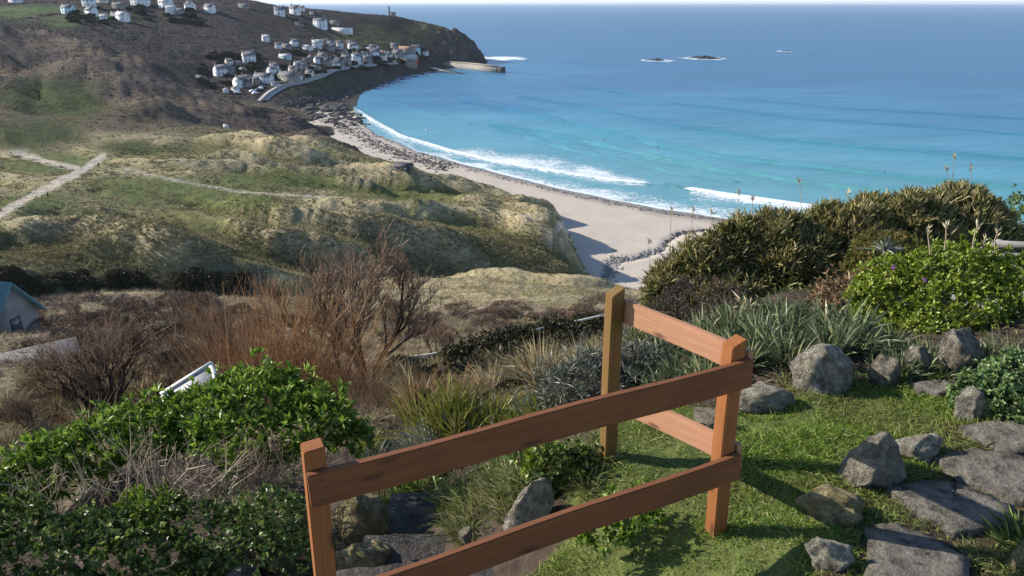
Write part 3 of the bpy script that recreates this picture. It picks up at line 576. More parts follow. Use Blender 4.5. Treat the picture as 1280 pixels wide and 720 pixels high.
def slab(name, W2, z, thick, mat, seed, parent=None, label=None, cat=None, group=None, tilt=0):
    g = np.random.default_rng(seed); pts = []; n = len(W2)
    for i in range(n):
        a, b = np.array(W2[i]), np.array(W2[(i + 1) % n])
        for t in np.linspace(0, 1, 7)[:-1]: pts.append(a + (b - a) * t + g.normal(0, .008, 2))
    pts = np.array(pts); c = pts.mean(0); k = len(pts); V = []; 
    for s, dz in ((1.0, -thick), (1.0, -.012), (.985, 0), (.66, .004), (.33, -.002)):
        q = c + (pts - c) * s; zn = .012 * fbm(q[:, 0] * 3 + seed, q[:, 1] * 3, seed, 3) * (dz > -.02)
        V.append(np.column_stack([q, z + dz + zn + tilt * (q[:, 1] - c[1])]))
    V = np.concatenate(V + [[[c[0], c[1], z]]]); f4 = [(r * k + i, r * k + (i + 1) % k, (r + 1) * k + (i + 1) % k, (r + 1) * k + i) for r in range(4) for i in range(k)]
    f3 = [(4 * k + i, 4 * k + (i + 1) % k, 5 * k) for i in range(k)]
    org = np.array([c[0], c[1], z]); pl = np.array(parent.location) if parent else org * 0
    me = mesh_np(name, V - org, [np.array(f4), np.array(f3)], True)
    return link(name, me, mat, parent, loc=org - pl, label=label, cat=cat, group=group)
SL = [([(1195,540),(1262,530),(1330,540),(1330,572),(1262,572),(1215,552)], "farthest grey slab of the stone path, at the right edge above the others"),
      ([(1162,578),(1215,566),(1300,580),(1320,640),(1262,632),(1205,606)], "long grey slab second along the path with a shadow across it"),
      ([(1108,618),(1165,606),(1200,610),(1268,640),(1262,662),(1192,674),(1150,650)], "third slab of the stone path, just right of the pointed boulder's shadow"),
      ([(1078,668),(1118,658),(1165,676),(1216,706),(1205,760),(1090,760)], "nearest slab of the stone path at the bottom of the picture"),
      ([(1138,484),(1180,480),(1196,488),(1180,497),(1146,494)], "flat stone set in the lawn below the lichen-spotted boulder")]
for i, (pp, lb) in enumerate(SL):
    P = [hit(x, y) for x, y in pp]; W2 = [(p.x, p.y) for p in P]; cx, cy = np.mean(W2, 0); o = slab("paving_slab", W2, 0, .12, SLATE, 50 + i, None, lb, "paving slab", "slabs of the stone path")
    A = np.array([[v.co.x + o.location.x, v.co.y + o.location.y] for v in o.data.vertices]); zz_ = gz(A[:, 0], A[:, 1]); c_ = np.linalg.lstsq(np.column_stack([A - [cx, cy], np.ones(len(A))]), zz_, rcond=None)[0]; pl_ = np.column_stack([A - [cx, cy], np.ones(len(A))]) @ c_
    for v, zv in zip(o.data.vertices, pl_): v.co.z += zv + .03 + max(0, float((zz_ - pl_).max())) * .6
steps = thing("garden_steps", (-.5, 3.5, 67.0), "stone garden steps with painted-in shade leading down under the near fence rails", "steps")
for i, (W2, z) in enumerate([([(-.95,2.0),(.32,2.0),(.34,3.45),(.1,3.72),(-.35,3.62),(-.95,3.5)], 67.1), ([(-.92,3.5),(-.2,3.52),(-.3,4.02),(-.9,3.98)], 66.96),
                             ([(-.9,3.95),(-.34,3.98),(-.36,4.55),(-.88,4.5)], 66.78), ([(-.9,4.5),(-.36,4.5),(-.38,4.95),(-.9,4.95)], 66.6)] + ([])):
    slab("step", W2, z, .2, SLATE_SHADE, 70 + i, steps)

# white-framed board behind the green shrub
bd = thing("white_framed_board", at_y(242, 499, 7.2), "white framed grey board tilted behind the bright green shrub at left", "board")
WHITE = plain_mat("white_paint", (.6, .6, .57), .5, .08); GREYP = plain_mat("grey_panel", (.25, .25, .27), .6, .15, 12)
tilt = Matrix.Rotation(R(-32), 4, 'Y') @ Matrix.Rotation(R(-35), 4, 'X')
for nm, b, mt in (("panel", (-.30, .30, -.012, .012, -.22, .22), GREYP), ("frame", (-.335, .335, -.022, .022, .222, .255), WHITE), ("frame", (-.335, .335, -.022, .022, -.255, -.222), WHITE),
                  ("frame", (-.337, -.302, -.02, .02, -.221, .221), WHITE), ("frame", (.302, .337, -.02, .02, -.221, .221), WHITE), ("leg", (-.03, .03, .03, .07, -.9, .1), WHITE)):
    o = link(nm, Geo().box(*b).mesh(nm), mt, bd); o.matrix_basis = tilt if nm != "leg" else Matrix.Identity(4)
# ============================================================ THE FAR VILLAGE
WALLS = {'w': plain_mat("white_render", (.60, .61, .61), .9, .08, .4), 'g': plain_mat("grey_stone_wall", (.24, .22, .20), .95, .3, .9), 'c': plain_mat("cream_render", (.62, .57, .47), .9, .1, .4), 't': plain_mat("pale_teal_render", (.42, .58, .60), .8, .08, .4)}
ROOFS = {'s': plain_mat("slate_roof", (.11, .115, .13), .75, .25, .8), 'd': plain_mat("dark_roof", (.06, .06, .07), .8, .25, .8), 'b': plain_mat("brown_roof", (.24, .15, .10), .85, .25, .8), 'p': plain_mat("pale_roof", (.36, .37, .38), .7, .12, .8)}
GLASS = plain_mat("window_glass", (.07, .085, .10), .15, .1, 1, .6); DOORM = plain_mat("painted_door", (.08, .11, .14), .5, .1); REDM = plain_mat("red_door", (.45, .05, .04), .5, .1); CHIM = plain_mat("chimney_brick", (.28, .20, .15), .95, .2)
WIN = Geo().box(-.45, .45, -.05, .05, 0, 1.05).mesh("window"); WIN.materials.append(GLASS)
BIGWIN = Geo().box(-1.3, 1.3, -.05, .05, 0, 1.4).mesh("window"); BIGWIN.materials.append(GLASS)
DOOR = Geo().box(-.5, .5, -.06, .06, 0, 2.05).mesh("door"); DOOR.materials.append(DOORM)
CH = Geo().box(-.45, .45, -.35, .35, -.8, 1.3).box(-.2, .2, -.18, .18, 1.3, 1.75).mesh("chimney"); CH.materials.append(CHIM)
def house(w, d, hw, hr, wall, roof, flr=2, chim=1, flat=False):
    """walls with gables, a two-slope roof with eaves, chimneys, windows on the long fronts and the gables; returns the parts as (name, mesh, mats, loc, rotz, parent index)"""
    parts = []; a, b = w / 2, d / 2; g = Geo()
    if flat: g.box(-a, a, -b, b, -3, hw); parts.append(("wall", g.mesh("wall"), wall, (0, 0, 0), 0, None)); rf = Geo().box(-a - .3, a + .3, -b - .3, b + .3, hw + .002, hw + .4)
    else:
        V = [(-a,-b,-3),(a,-b,-3),(a,b,-3),(-a,b,-3),(-a,-b,hw),(a,-b,hw),(a,b,hw),(-a,b,hw),(-a,0,hw+hr),(a,0,hw+hr)]
        g.add(V, [(0,1,5,4),(2,3,7,6),(4,5,9,8),(6,7,8,9)], [(3,0,4,8,7),(1,2,6,9,5)]); parts.append(("wall", g.mesh("wall"), wall, (0, 0, 0), 0, None))
        e = .35; k = hr / b; t = .22; y1 = -b - e; z1 = hw - e * k; rf = Geo()
        for s in (1, -1):
            A = [(-a-e, y1*s, z1+.03), (a+e, y1*s, z1+.03), (a+e, 0, hw+hr+.03), (-a-e, 0, hw+hr+.03)]; B = [(x, y, z + t) for x, y, z in A]
            rf.add(A + B, [(4,5,6,7),(3,2,1,0),(0,1,5,4),(1,2,6,5),(2,3,7,6),(3,0,4,7)])
    parts.append(("roof", rf.mesh("roof"), roof, (0, 0, 0), 0, None))
    if not flat:
        for i in range(chim): parts.append(("chimney", CH, None, ((-a + .6) * (1 if i == 0 else -1), .1, hw + hr), 0, 1))
    n = max(2, int(w / 3.0))
    for f in range(flr):
        for i in range(n):
            x = -a + w * (i + .5) / n
            if f == 0 and i == n // 2: parts.append(("door", DOOR, None, (x, -b - .03, .05), 0, None))
            else: parts.append(("window", WIN, None, (x, -b - .02, .9 + 2.6 * f), 0, None))
        for s in (-1, 1): parts.append(("window", WIN, None, (s * (a + .02), 0, .9 + 2.6 * f), math.pi / 2, None))
    return parts
KIND = {'A': lambda c: house(9, 7, 5.0, 2.6, WALLS[c[0]], ROOFS[c[1]], 2, 2), 'B': lambda c: house(12, 7, 2.7, 2.4, WALLS[c[0]], ROOFS[c[1]], 1, 1), 'C': lambda c: house(7, 6, 4.6, 2.4, WALLS[c[0]], ROOFS[c[1]], 2, 1),
        'T': lambda c: house(16, 7.5, 5.0, 2.8, WALLS[c[0]], ROOFS[c[1]], 2, 2), 'V': lambda c: house(14, 10, 8, 2.6, WALLS[c[0]], ROOFS[c[1]], 3, 2), 'F': lambda c: house(30, 9, 6.5, 0, WALLS[c[0]], ROOFS[c[1]], 2, 0, True)}
PROTO = {}
def build_house(px, py, wp, kind, colr, yaw, label, name="cottage", cat="house", group="houses of the far village", size=None):
    p = hit(px, py, (LAND,)) 
    if p is None: p = Vector(at_range(px, py, 900))
    key = (kind, colr)
    if key not in PROTO: PROTO[key] = KIND[kind](colr)
    base = {'A': 9, 'B': 12, 'C': 7, 'T': 16, 'V': 14, 'F': 30}[kind]; s = .88 * wp / F * depth_of(p) / base; s = min(max(s, .5), 1.6) if size is None else size
    rt = thing(name, p, label, cat, group, R(yaw * 1.3 + rng.normal(0, 9))); rt.scale = (s, s, s); objs = []
    for nm, me, mt, lc, rz, par in PROTO[key]:
        o = bpy.data.objects.new(nm, me); COL.objects.link(o); o.parent = rt if par is None else objs[par]
        if mt is not None and not me.materials: me.materials.append(mt)
        o.location = lc; o.rotation_euler = (0, 0, rz); objs.append(o)
    return rt
def c2(x, y): return 230 + .328 * x, .328 * y
H = [ # x, y of the foot in the village close-up (scaled), width px, kind, colours, yaw, label
 (20,36,10,'A','ws',20,"white house on the heather slope, third cluster from the left at the skyline"),(100,46,13,'A','ws',-15,"white house right of the skyline cluster, above bare heather"),(230,30,12,'B','gs',5,"low grey house alone on the slope above the heather"),
 (365,58,14,'A','ws',15,"white house under the skyline left of the tall white hotel"),(424,54,12,'C','ws',-10,"white cottage just right of another under the skyline, by the red-roofed one"),(450,42,7,'C','wb',0,"tiny red-brown roofed house on the skyline"),(486,54,5,'C','wd',10,"tiny white house at the right end of the skyline row"),
 (520,106,17,'V','ws',-12,"tall white three-storey house stepping down the hill"),(603,124,29,'F','wp',-8,"long white flat-roofed block above the village"),(575,92,12,'B','gs',0,"grey house behind the long white block"),(440,98,11,'B','gd',5,"dim grey house below the skyline row"),
 (312,158,9,'C','wp',20,"pale narrow house alone on the heather left of the village"),(248,236,17,'A','ws',22,"white gabled house highest of the left-hand lane"),(172,248,9,'C','cs',40,"cream gabled cottage behind the white house on the left"),(206,246,9,'B','gs',10,"low grey-roofed cottage beside the cream gable"),
 (142,286,17,'A','ws',30,"white house with chimneys farthest left above the car park"),(182,282,10,'C','gs',10,"grey stone cottage tucked right of the chimneyed white house"),(215,328,17,'A','ws',60,"white house with a broad gable nearest the car park"),(196,344,12,'B','ws',-20,"small low white house in front of the broad white gable"),(66,304,15,'B','gd',-10,"dark low house half hidden by the near ridge"),(160,350,9,'B','wp',-40,"pale lean-to roof at the village's left foot"),
 (305,313,26,'T','ws',-10,"long white terrace at the lower middle of the village"),(335,284,12,'C','ws',70,"white gabled house rising behind the long terrace"),(386,224,16,'B','tp',-5,"pale grey-green bungalow above the terrace"),(402,310,28,'T','gs',-15,"long stone terrace with slate roof by the shore road"),(436,306,10,'C','ws',60,"white gable end at the seaward tip of the stone terrace"),
 (360,184,9,'A','ws',25,"small white house leftmost of the middle row"),(392,182,13,'B','gs',-5,"grey slate bungalow in the middle row"),(420,174,9,'C','ws',45,"white gable in the middle row, left of the long white one"),(470,188,14,'B','wp',-10,"low white house in the centre of the middle row"),(508,182,13,'A','wp',20,"pale two-storey house at the middle row's centre"),(537,172,10,'A','gs',10,"grey house right end of the upper middle row"),
 (594,178,10,'A','ws',15,"white house above the lane with grey neighbours"),(600,206,16,'T','gs',-12,"stone terrace stepping along the lane"),(645,190,12,'A','ws',20,"white gabled house in the upper right row"),(716,190,17,'B','ws',-5,"long low white house alone on the right slope"),(682,212,13,'B','ts',0,"pale blue house in the right half of the village"),(654,238,16,'A','ws',55,"white gable by the harbour lane"),(620,240,12,'C','gs',0,"grey cottage left of the white harbour-lane gable"),(580,256,11,'A','ws',15,"white cottage on the shore road's upper bend"),
 (545,250,13,'A','gd',-10,"dark stone house on the shore road's bend"),(510,240,9,'C','ws',35,"small white gable set back from the shore road"),(500,266,14,'B','gs',-8,"low grey house under the small white gable"),(745,228,20,'T','cs',-8,"cream terrace facing the harbour"),(765,206,12,'B','gb',5,"brown-roofed house behind the cream terrace"),(850,206,22,'T','gb',0,"long orange-brown roofed building above the lifeboat house"),(884,198,11,'A','ts',10,"pale blue gabled house above the slipway"),(915,204,11,'B','ws',-10,"white house farthest right in the village"),(802,188,9,'C','gs',0,"small stone cottage above the orange roof"),
 (470,232,11,'B','gd',0,"dark-roofed house in the village centre"),(700,238,12,'A','gs',8,"stone house beside the pale blue one"),(790,228,12,'B','cs',-5,"cream low building beside the lifeboat house"),(455,268,12,'A','gs',-10,"slate house behind the seaward terrace"),(560,196,10,'C','gs',12,"narrow grey cottage between the two middle terraces"),(275,318,9,'C','gs',20,"small stone cottage left of the long white terrace")]
for x, y, wp, k, cl, yaw, lb in H: build_house(*c2(x, y), wp, k, cl, yaw, lb)
GAPS = [(a, b) for a, b in ((300,300),(350,318),(425,285),(480,285),(520,215),(565,225),(595,240),(635,215),(670,232),(725,210),(740,238),(780,215),(815,218),(835,190),(640,172),(560,172),(485,215),(440,255),(245,322),(240,290),(225,270),(345,262),(375,280),(415,265),(530,225),(690,190))]
for i, (a, b) in enumerate(GAPS):
    k = min(range(len(H)), key=lambda q: (H[q][0] - a) ** 2 + 4 * (H[q][1] - b) ** 2); side = "right" if a > H[k][0] else "left"
    build_house(*c2(a, b + 8), 9 + (i * 37) % 5, 'CBA'[i % 3], ('gs', 'ws', 'gd', 'cs')[i % 4], (i * 53) % 70 - 35, "small %s cottage close to the %s of the %s" % (('grey', 'white', 'dark-roofed', 'cream')[i % 4], side, " ".join(H[k][6].split()[:7]).rstrip(',')))
H2 = [(20,3,16,'B','wp',0,"long white house at the top left corner of the hill"),(86,17,15,'A','ts',-5,"pale teal-roofed house lowest left on the hilltop"),(112,8,16,'A','ws',10,"white two-storey house near the top left edge"),(115,19,14,'A','ws',-20,"white house with a cream gable in the hilltop cluster"),(130,26,9,'C','wp',25,"small pale cottage left of the white villa"),(146,20,14,'B','ws',5,"low white bungalow in the hilltop cluster"),(154,26,15,'A','wp',-10,"white villa lowest in the hilltop cluster"),(160,20,10,'B','gs',10,"grey house above the white villa"),
      (150,11,18,'T','gs',0,"grey terrace across the hilltop"),(176,6,24,'T','ws',5,"white terrace along the hilltop's top edge"),(208,10,16,'A','wp',-10,"large pale house left of the hilltop lane"),(214,17,14,'V','wp',20,"pale three-storey house halfway along the hilltop"),(226,18,10,'A','gs',10,"grey house beside the pale three-storey one"),(238,12,13,'A','ws',-30,"white gabled house stepping down from the hilltop"),(128,3,14,'B','cs',0,"cream house behind the hilltop cluster"),(262,13,10,'A','ws',15,"white house right of the hilltop gap"),(304,9,12,'B','gs',0,"low grey house at the right end of the hilltop")]
for x, y, wp, k, cl, yaw, lb in H2: build_house(x, y, wp, k, cl, yaw, lb, group="houses along the hilltop")

# lifeboat station, slipway, quay, sea wall, shore road
p = hit(*c2(848, 246), (LAND,)); s = depth_of(p) / F
ls = thing("lifeboat_station", p, "large grey boathouse with a pale curved roof and red doors by the slipway", "boathouse", rotz=R(-8))
a, b, hw = 13 * s, 6.5 * s, 7.5 * s
link("wall", Geo().box(-a, a, -b, b, -4, hw).mesh("wall"), WALLS['g'], ls)
th = np.linspace(0, np.pi, 13); V = []
for x in (-a - .5, a + .5):
    for r_, in ((1.0,), (.93,)): V += [(x, -math.cos(t) * (b + .6) * r_, hw + .03 + math.sin(t) * 3.6 * r_) for t in th]
g = Geo(); n = 13
g.add(V, [(i, i + 1, 2*n + i + 1, 2*n + i) for i in range(n-1)] + [(n + i + 1, n + i, 3*n + i, 3*n + i + 1) for i in range(n-1)] + [(i + 1, i, n + i, n + i + 1) for i in range(n-1)] + [(2*n + i, 2*n + i + 1, 3*n + i + 1, 3*n + i) for i in range(n-1)])
link("roof", g.mesh("roof"), ROOFS['p'], ls)
link("gable", Geo().add([(a - .1, -math.cos(t) * b * .97, hw + math.sin(t) * 3.2) for t in th] + [(a - .6, -math.cos(t) * b * .97, hw + math.sin(t) * 3.2) for t in th], [tuple(range(13)), tuple(range(25, 12, -1))]).mesh("gable"), WALLS['g'], ls)
for y in (-.45, .45): link("door", Geo().box(-.1, .12, -.4 * b, .4 * b, 0, hw * .85).mesh("door"), REDM, ls, loc=(a + .02, y * b * 1.02, .1))
for i in range(5): link("window", BIGWIN, None, ls, loc=(-a * .75 + i * a * .37, -b - .03, hw * .5))
CONC = plain_mat("quay_concrete", (.30, .27, .23), .95, .25, .3, bump=.3); CONC2 = plain_mat("slipway_concrete", (.22, .20, .18), .95, .25, .3); TARM = plain_mat("road_surface", (.26, .26, .27), .95, .15, .5)
def prism_line(pts, w, z0, z1):
    P = np.array([q[:2] for q in pts]); T = norm(np.gradient(P, axis=0)); N_ = np.stack([-T[:, 1], T[:, 0]], 1); k = len(P); zt = np.broadcast_to(z1, (k,)); zb = np.broadcast_to(z0, (k,)); V = []
    for sg, z in ((1, zb), (1, zt), (-1, zt), (-1, zb)): V.append(np.column_stack([P + sg * w / 2 * N_, z]))
    V = np.concatenate(V); f = [(a * k + i, a * k + i + 1, ((a + 1) % 4) * k + i + 1, ((a + 1) % 4) * k + i) for a in range(4) for i in range(k - 1)] + [(0, k, 2 * k, 3 * k), (k - 1, 4 * k - 1, 3 * k - 1, 2 * k - 1)]
    return Geo().add(V, f)
Q0 = [at_z(x, y, 2.5) for x, y in (c2(985, 248), c2(1050, 250), c2(1120, 256), c2(1200, 266))]
qy = thing("breakwater", Q0[0], "stone breakwater quay ending in the sea right of the slipway", "quay")
link("quay_wall", prism_line([q - Q0[0] for q in Q0], 9, -6, 2.4).mesh("quay_wall"), CONC, qy)
link("parapet", prism_line([q - Q0[0] + np.array([0, 4.0, 0]) for q in Q0], 1.2, 2.4, 3.9).mesh("parapet"), CONC, qy)
e_ = Q0[-1] - Q0[0]; link("quay_head", Geo().box(e_[0] - 1, e_[0] + 7, e_[1] - 6, e_[1] + 6, -6, 2.9).mesh("quay_head"), plain_mat("dark_wet_stone", (.07, .06, .055), .8, .3, .5), qy)
S0 = [np.append(at_z(x, y, 2)[:2], z) for (x, y), z in zip((c2(890, 246), c2(960, 262), c2(1062, 274)), (4.2, 2.2, .4))]
sw = thing("slipway", S0[0], "concrete slipway on piers running from the boathouse into the water", "slipway")
link("deck", prism_line([q - S0[0] for q in S0], 7, np.array([q[2] - S0[0][2] - 1 for q in S0]), np.array([q[2] - S0[0][2] for q in S0])).mesh("deck"), CONC2, sw)
for t in np.linspace(.15, .95, 6):
    q = S0[0] + (S0[2] - S0[0]) * t - S0[0]; link("pier", Geo().box(q[0] - 1, q[0] + 1, q[1] - 3, q[1] + 3, -8, q[2] - 1.0 + .05 - (S0[0][2]) * 0).mesh("pier"), CONC2, sw)
def strip(name, pts, w, mat, lift=.15, wallh=0):
    P = []
    for (x0, y0), (x1, y1) in zip(pts[:-1], pts[1:]):
        for t in np.linspace(0, 1, 10)[:-1]:
            q = hit(x0 + (x1 - x0) * t, y0 + (y1 - y0) * t, (LAND,))
            if q is not None: P.append(np.array(q))
    P = np.array(P)
    for _ in range(6): P[1:-1] = (P[:-2] + P[1:-1] * 2 + P[2:]) / 4
    T = norm(np.gradient(P[:, :2], axis=0)); N_ = np.stack([-T[:, 1], T[:, 0]], 1); A = np.column_stack([P[:, :2] + N_ * w / 2, P[:, 2] + lift]); B = np.column_stack([P[:, :2] - N_ * w / 2, P[:, 2] + lift]); k = len(P)
    return P, Geo().add(np.concatenate([A, B, A - [0, 0, 1.5], B - [0, 0, 1.5]]), [(i, i + 1, k + i + 1, k + i) for i in range(k - 1)] + [(2*k + i, 2*k + i + 1, i + 1, i) for i in range(k - 1)] + [(k + i, k + i + 1, 3*k + i + 1, 3*k + i) for i in range(k - 1)])
P, g = strip("shore_road", [c2(300,385),c2(330,355),c2(380,325),c2(450,312),c2(520,288),c2(565,266),c2(640,254),c2(760,243),c2(810,240)], 7, TARM, .5); link("shore_road", g.mesh("shore_road"), TARM, kind='structure')
P2 = P[::3] + np.array([0, -4.2, 0]); sea_wall = link("sea_wall", prism_line([q for q in P2], .8, P2[:, 2] - 1.2, P2[:, 2] + 1.2).mesh("sea_wall"), WALLS['g'], label="low stone wall along the seaward edge of the village road", cat="wall")
# coastwatch lookout and mast on the headland
p = hit(*c2(796, 61), (LAND,)) or Vector(at_range(490, 19, 1018)); lk = thing("lookout_hut", p, "small square lookout hut on top of the headland", "hut")
link("wall", Geo().box(-3.2, 3.2, -2.6, 2.6, -3, 4).mesh("wall"), WALLS['g'], lk); link("roof", Geo().box(-3.6, 3.6, -3, 3, 4.003, 4.5).mesh("roof"), ROOFS['d'], lk); link("window", BIGWIN, None, lk, loc=(0, -2.63, 2.0))
p = hit(*c2(783, 62), (LAND,)) or Vector(at_range(486, 19, 1020)); mst = thing("lookout_mast", p, "slim dark tower standing on the headland skyline beside the hut", "tower")
link("shaft", Geo().add(*tubes(np.array([[(0, 0, -2), (0, 0, 5), (0, 0, 10.5)]]), np.array([[1.1, .9, .75]]), 8)).mesh("shaft"), ROOFS['d'], mst); link("platform", Geo().box(-1.3, 1.3, -1.3, 1.3, 10.3, 11.0).mesh("platform"), ROOFS['d'], mst)
# parked cars on the village car park
CARW = plain_mat("white_car_paint", (.75, .76, .78), .3, .05, 1, .5); CARD = plain_mat("dark_car_paint", (.05, .06, .08), .3, .05, 1, .5); TYRE = plain_mat("tyre_rubber", (.02, .02, .02), .9, .1)
def car_mesh():
    pr = [(-2.1,.35),(-2.1,.85),(-1.6,1.0),(-1.05,1.45),(.55,1.48),(1.15,1.0),(2.0,.85),(2.1,.6),(2.1,.35)]; k = len(pr); V = [(x, s * .85 * (1 if z < 1.1 else .82), z) for s in (-1, 1) for x, z in pr]
    return Geo().add(V, [(i, (i + 1) % k, k + (i + 1) % k, k + i) for i in range(k)], [tuple(range(k - 1, -1, -1)), tuple(range(k, 2 * k))]).mesh("body")
CARB = car_mesh(); CARB2 = CARB.copy(); CARB.materials.append(CARW); CARB2.materials.append(CARD)
cg = Geo()
for s in (-1, 1): cg.add([(-.95, s*.76, 1.06), (-.72, s*.72, 1.38), (.45, s*.72, 1.40), (.95, s*.76, 1.06)], [(0, 1, 2, 3)])
CARG = cg.mesh("window"); CARG.materials.append(GLASS)
WH = Geo().add(*tubes(np.array([[(0, -.1, 0), (0, 0.0, 0), (0, .1, 0)]]), np.array([[.33, .33, .33]]), 12)).add([(math.cos(t)*.33, s*.1, math.sin(t)*.33) for s in (-1, 1) for t in np.arange(12)/12*2*np.pi], [tuple(range(12)), tuple(range(12, 24))]).mesh("wheel"); WH.materials.append(TYRE)
for i, (x, y, mm, yw, lb) in enumerate([(205,357,CARB,20,"white car leftmost in the village car park"),(262,352,CARB,60,"white car in the car park row nearest the houses"),(272,360,CARB,62,"white car at the front of the car park row"),(284,346,CARB2,70,"dark car in the car park row"),(294,342,CARB,75,"white car farthest right in the car park row"),(305,336,CARB2,70,"dark car by the road out of the car park")]):
    p = hit(*c2(x, y), (LAND,)); rt = thing("parked_car", p + Vector((0, 0, .25)), lb, "car", "cars in the village car park", R(yw)); rt.scale = (1.2,) * 3
    link("body", mm, None, rt); link("window", CARG, None, rt)
    for wx in (-1.3, 1.3):
        for wy in (-.82, .82): link("wheel", WH, None, rt, loc=(wx, wy, .33))
# beach hut, near cottages below the garden, small markers
p = hit(505, 213) - Vector((0, 0, .3)); bh = thing("beach_hut", p, "small dark hut on the edge of the dunes above the beach", "hut", rotz=R(-15))
for nm, me, mt, lc, rz, par in house(5.2, 3.2, 1.9, .9, plain_mat("dark_boarding", (.045, .04, .04), .9), ROOFS['d'], 1, 0): link(nm, me, mt, bh, loc=lc, rot=(0, 0, rz))
def near_cottage(corners, label, rmat, wmat, name):
    """a pitched roof seen from above: eave-left, eave-right, ridge-right, ridge-left given on the ground plan"""
    pass
BLUE = plain_mat("blue_slate", (.10, .19, .22), .8, .2, 2.5, bump=.4); GSL = plain_mat("grey_slate", (.13, .125, .125), .85, .3, 5, bump=.4)
p = at_range(-12, 418, 60); nc = thing("garden_cottage", p, "teal-roofed cottage at the left picture edge with a small white window", "house", rotz=R(-8))
prt = house(5.4, 4.2, 1.9, 2.3, WALLS['g'], BLUE, 1, 0)
for nm, me, mt, lc, rz, par in prt: link(nm, me, mt, nc, loc=(lc[0] - .6, lc[1], lc[2] - .6), rot=(0, 0, rz))
p = at_range(28, 478, 34) - np.array([0, 0, 1.15]); nc = thing("grey_roofed_shed", p, "grey slate roofed outbuilding seen from above behind the bare tree", "outbuilding", rotz=R(38))
for nm, me, mt, lc, rz, par in house(3.6, 3.4, 1.2, 1.1, WALLS['w'], GSL, 1, 0): link(nm, me, mt, nc, loc=lc, rot=(0, 0, rz))
POSTM = plain_mat("pale_wood", (.55, .52, .46), .8)
for x, y, hh, nm, lb in ((158, 216, 2.4, "marker_post", "pale marker post beside the dune path"), (60, 246, 1.1, "path_post", "short dark post beside the sandy path at left")):
    p = hit(x, y); o = link(nm, Geo().add(*tubes(np.array([[(0, 0, -.3), (0, 0, hh * .5), (0, 0, hh)]]), np.array([[.16, .15, .1]]), 6)).mesh(nm), POSTM if hh > 2 else TYRE, loc=p, label=lb, cat="post")
p = hit(283, 163); sg = thing("white_sign", p, "small white notice on a post at the dune top", "sign"); link("board", Geo().box(-1.1, 1.1, -.08, .08, 1, 2.4).mesh("board"), WHITE, sg)
for x in (-.8, .8): link("post", Geo().box(x - .08, x + .08, -.06, .06, -.4, 1.0).mesh("post"), POSTM, sg)
p = at_y(1274, 330, 9.2); bn = thing("wooden_bench", p, "weathered grey slatted bench at the right edge beyond the bright green bush", "bench", rotz=R(-12))
for z_ in (.10, .24, -.04): link("slat", Geo().box(-.35, .8, -.02, .02, z_ - .04, z_ + .04).mesh("slat"), plain_mat("grey_timber", (.22, .21, .20), .85, .2, 9), bn)
for x_ in (-.25, .7): link("leg", Geo().box(x_ - .03, x_ + .03, .022, .08, -1.9, .28).mesh("leg"), plain_mat("grey_timber", (.22, .21, .20), .85, .2, 9), bn)
# rocks in the bay and the far islet
BAYROCK = plain_mat("wet_black_rock", (.02, .02, .024), .6, .3, .2, bump=.5)
for i, ((x, y, wp, hpx), lb) in enumerate(zip(SEAROCKS, ("black wave-washed rock in the bay, left of the larger one", "larger black rock in the middle of the bay ringed with surf", "small rock awash far out to the right"))):
    p = at_z(x, y, 0); W_ = wp * depth_of(p) / F; g = Geo()
    for k in range(7):
        q = -1 + 2 * (k + .5) / 7 + rng.uniform(-.1, .1); rm = rock_mesh(200 + i * 10 + k, 3, .25); V = np.array([v.co[:] for v in rm.vertices]); f = np.array([pp.vertices[:] for pp in rm.polygons]); bpy.data.meshes.remove(rm)
        sx = W_ * rng.uniform(.14, .24); g.add(V * [sx, sx * .9, hpx * .48 * depth_of(p) / F * rng.uniform(.7, 1.0) * (1.25 - abs(q))] + [q * W_ * .38, rng.uniform(-.15, .15) * W_, -.5], f)
    link("sea_rock", g.mesh("sea_rock", True), BAYROCK, loc=p, label=lb, cat="rock", group="rocks in the bay")
p = at_range(520, 20.3, 2900); o = link("islet", rock_mesh(260, 3, .2), BAYROCK, label="low rocky islet just past the headland tip", cat="islet", loc=(p[0], p[1], 2)); o.scale = (34, 20, 9)
# people far off: one skinned figure each
SKIN = plain_mat("skin", (.45, .28, .2), .6); CLOTH = plain_mat("dark_clothes", (.02, .022, .03), .9)
def figure(name, loc, label, joints, edges, radii, mat, cat="person", rotz=0.0, group=None):
    me = bpy.data.meshes.new(name); me.from_pydata(joints, edges, []); o = bpy.data.objects.new(name, me); COL.objects.link(o)
    mo = o.modifiers.new("skin", 'SKIN'); o.modifiers.new("sub", 'SUBSURF').levels = 1
    for v, r in zip(me.skin_vertices[0].data, radii): v.radius = (r, r)
    me.skin_vertices[0].data[0].use_root = True
    dg = bpy.context.evaluated_depsgraph_get(); m2 = bpy.data.meshes.new_from_object(o.evaluated_get(dg)); o.modifiers.clear(); o.data = m2; m2.name = name; m2.materials.append(mat)
    m2.polygons.foreach_set("use_smooth", np.ones(len(m2.polygons), bool)); o.location = loc; o.rotation_euler = (0, 0, rotz); o['label'] = label; o['category'] = cat
    if group: o['group'] = group
    return o
J = [(0,0,.95),(0,0,1.15),(0,0,1.4),(0,0,1.52),(0,.02,1.66),(-.1,0,.9),(-.11,.14,.5),(-.11,.1,.05),(-.11,.22,.03),(.1,0,.9),(.11,-.08,.5),(.11,-.24,.08),(.11,-.12,.03),(-.19,0,1.4),(-.24,-.06,1.13),(-.22,.06,.88),(.19,0,1.4),(.24,.05,1.13),(.22,.2,.9)]
E = [(0,1),(1,2),(2,3),(3,4),(0,5),(5,6),(6,7),(7,8),(0,9),(9,10),(10,11),(11,12),(2,13),(13,14),(14,15),(2,16),(16,17),(17,18)]
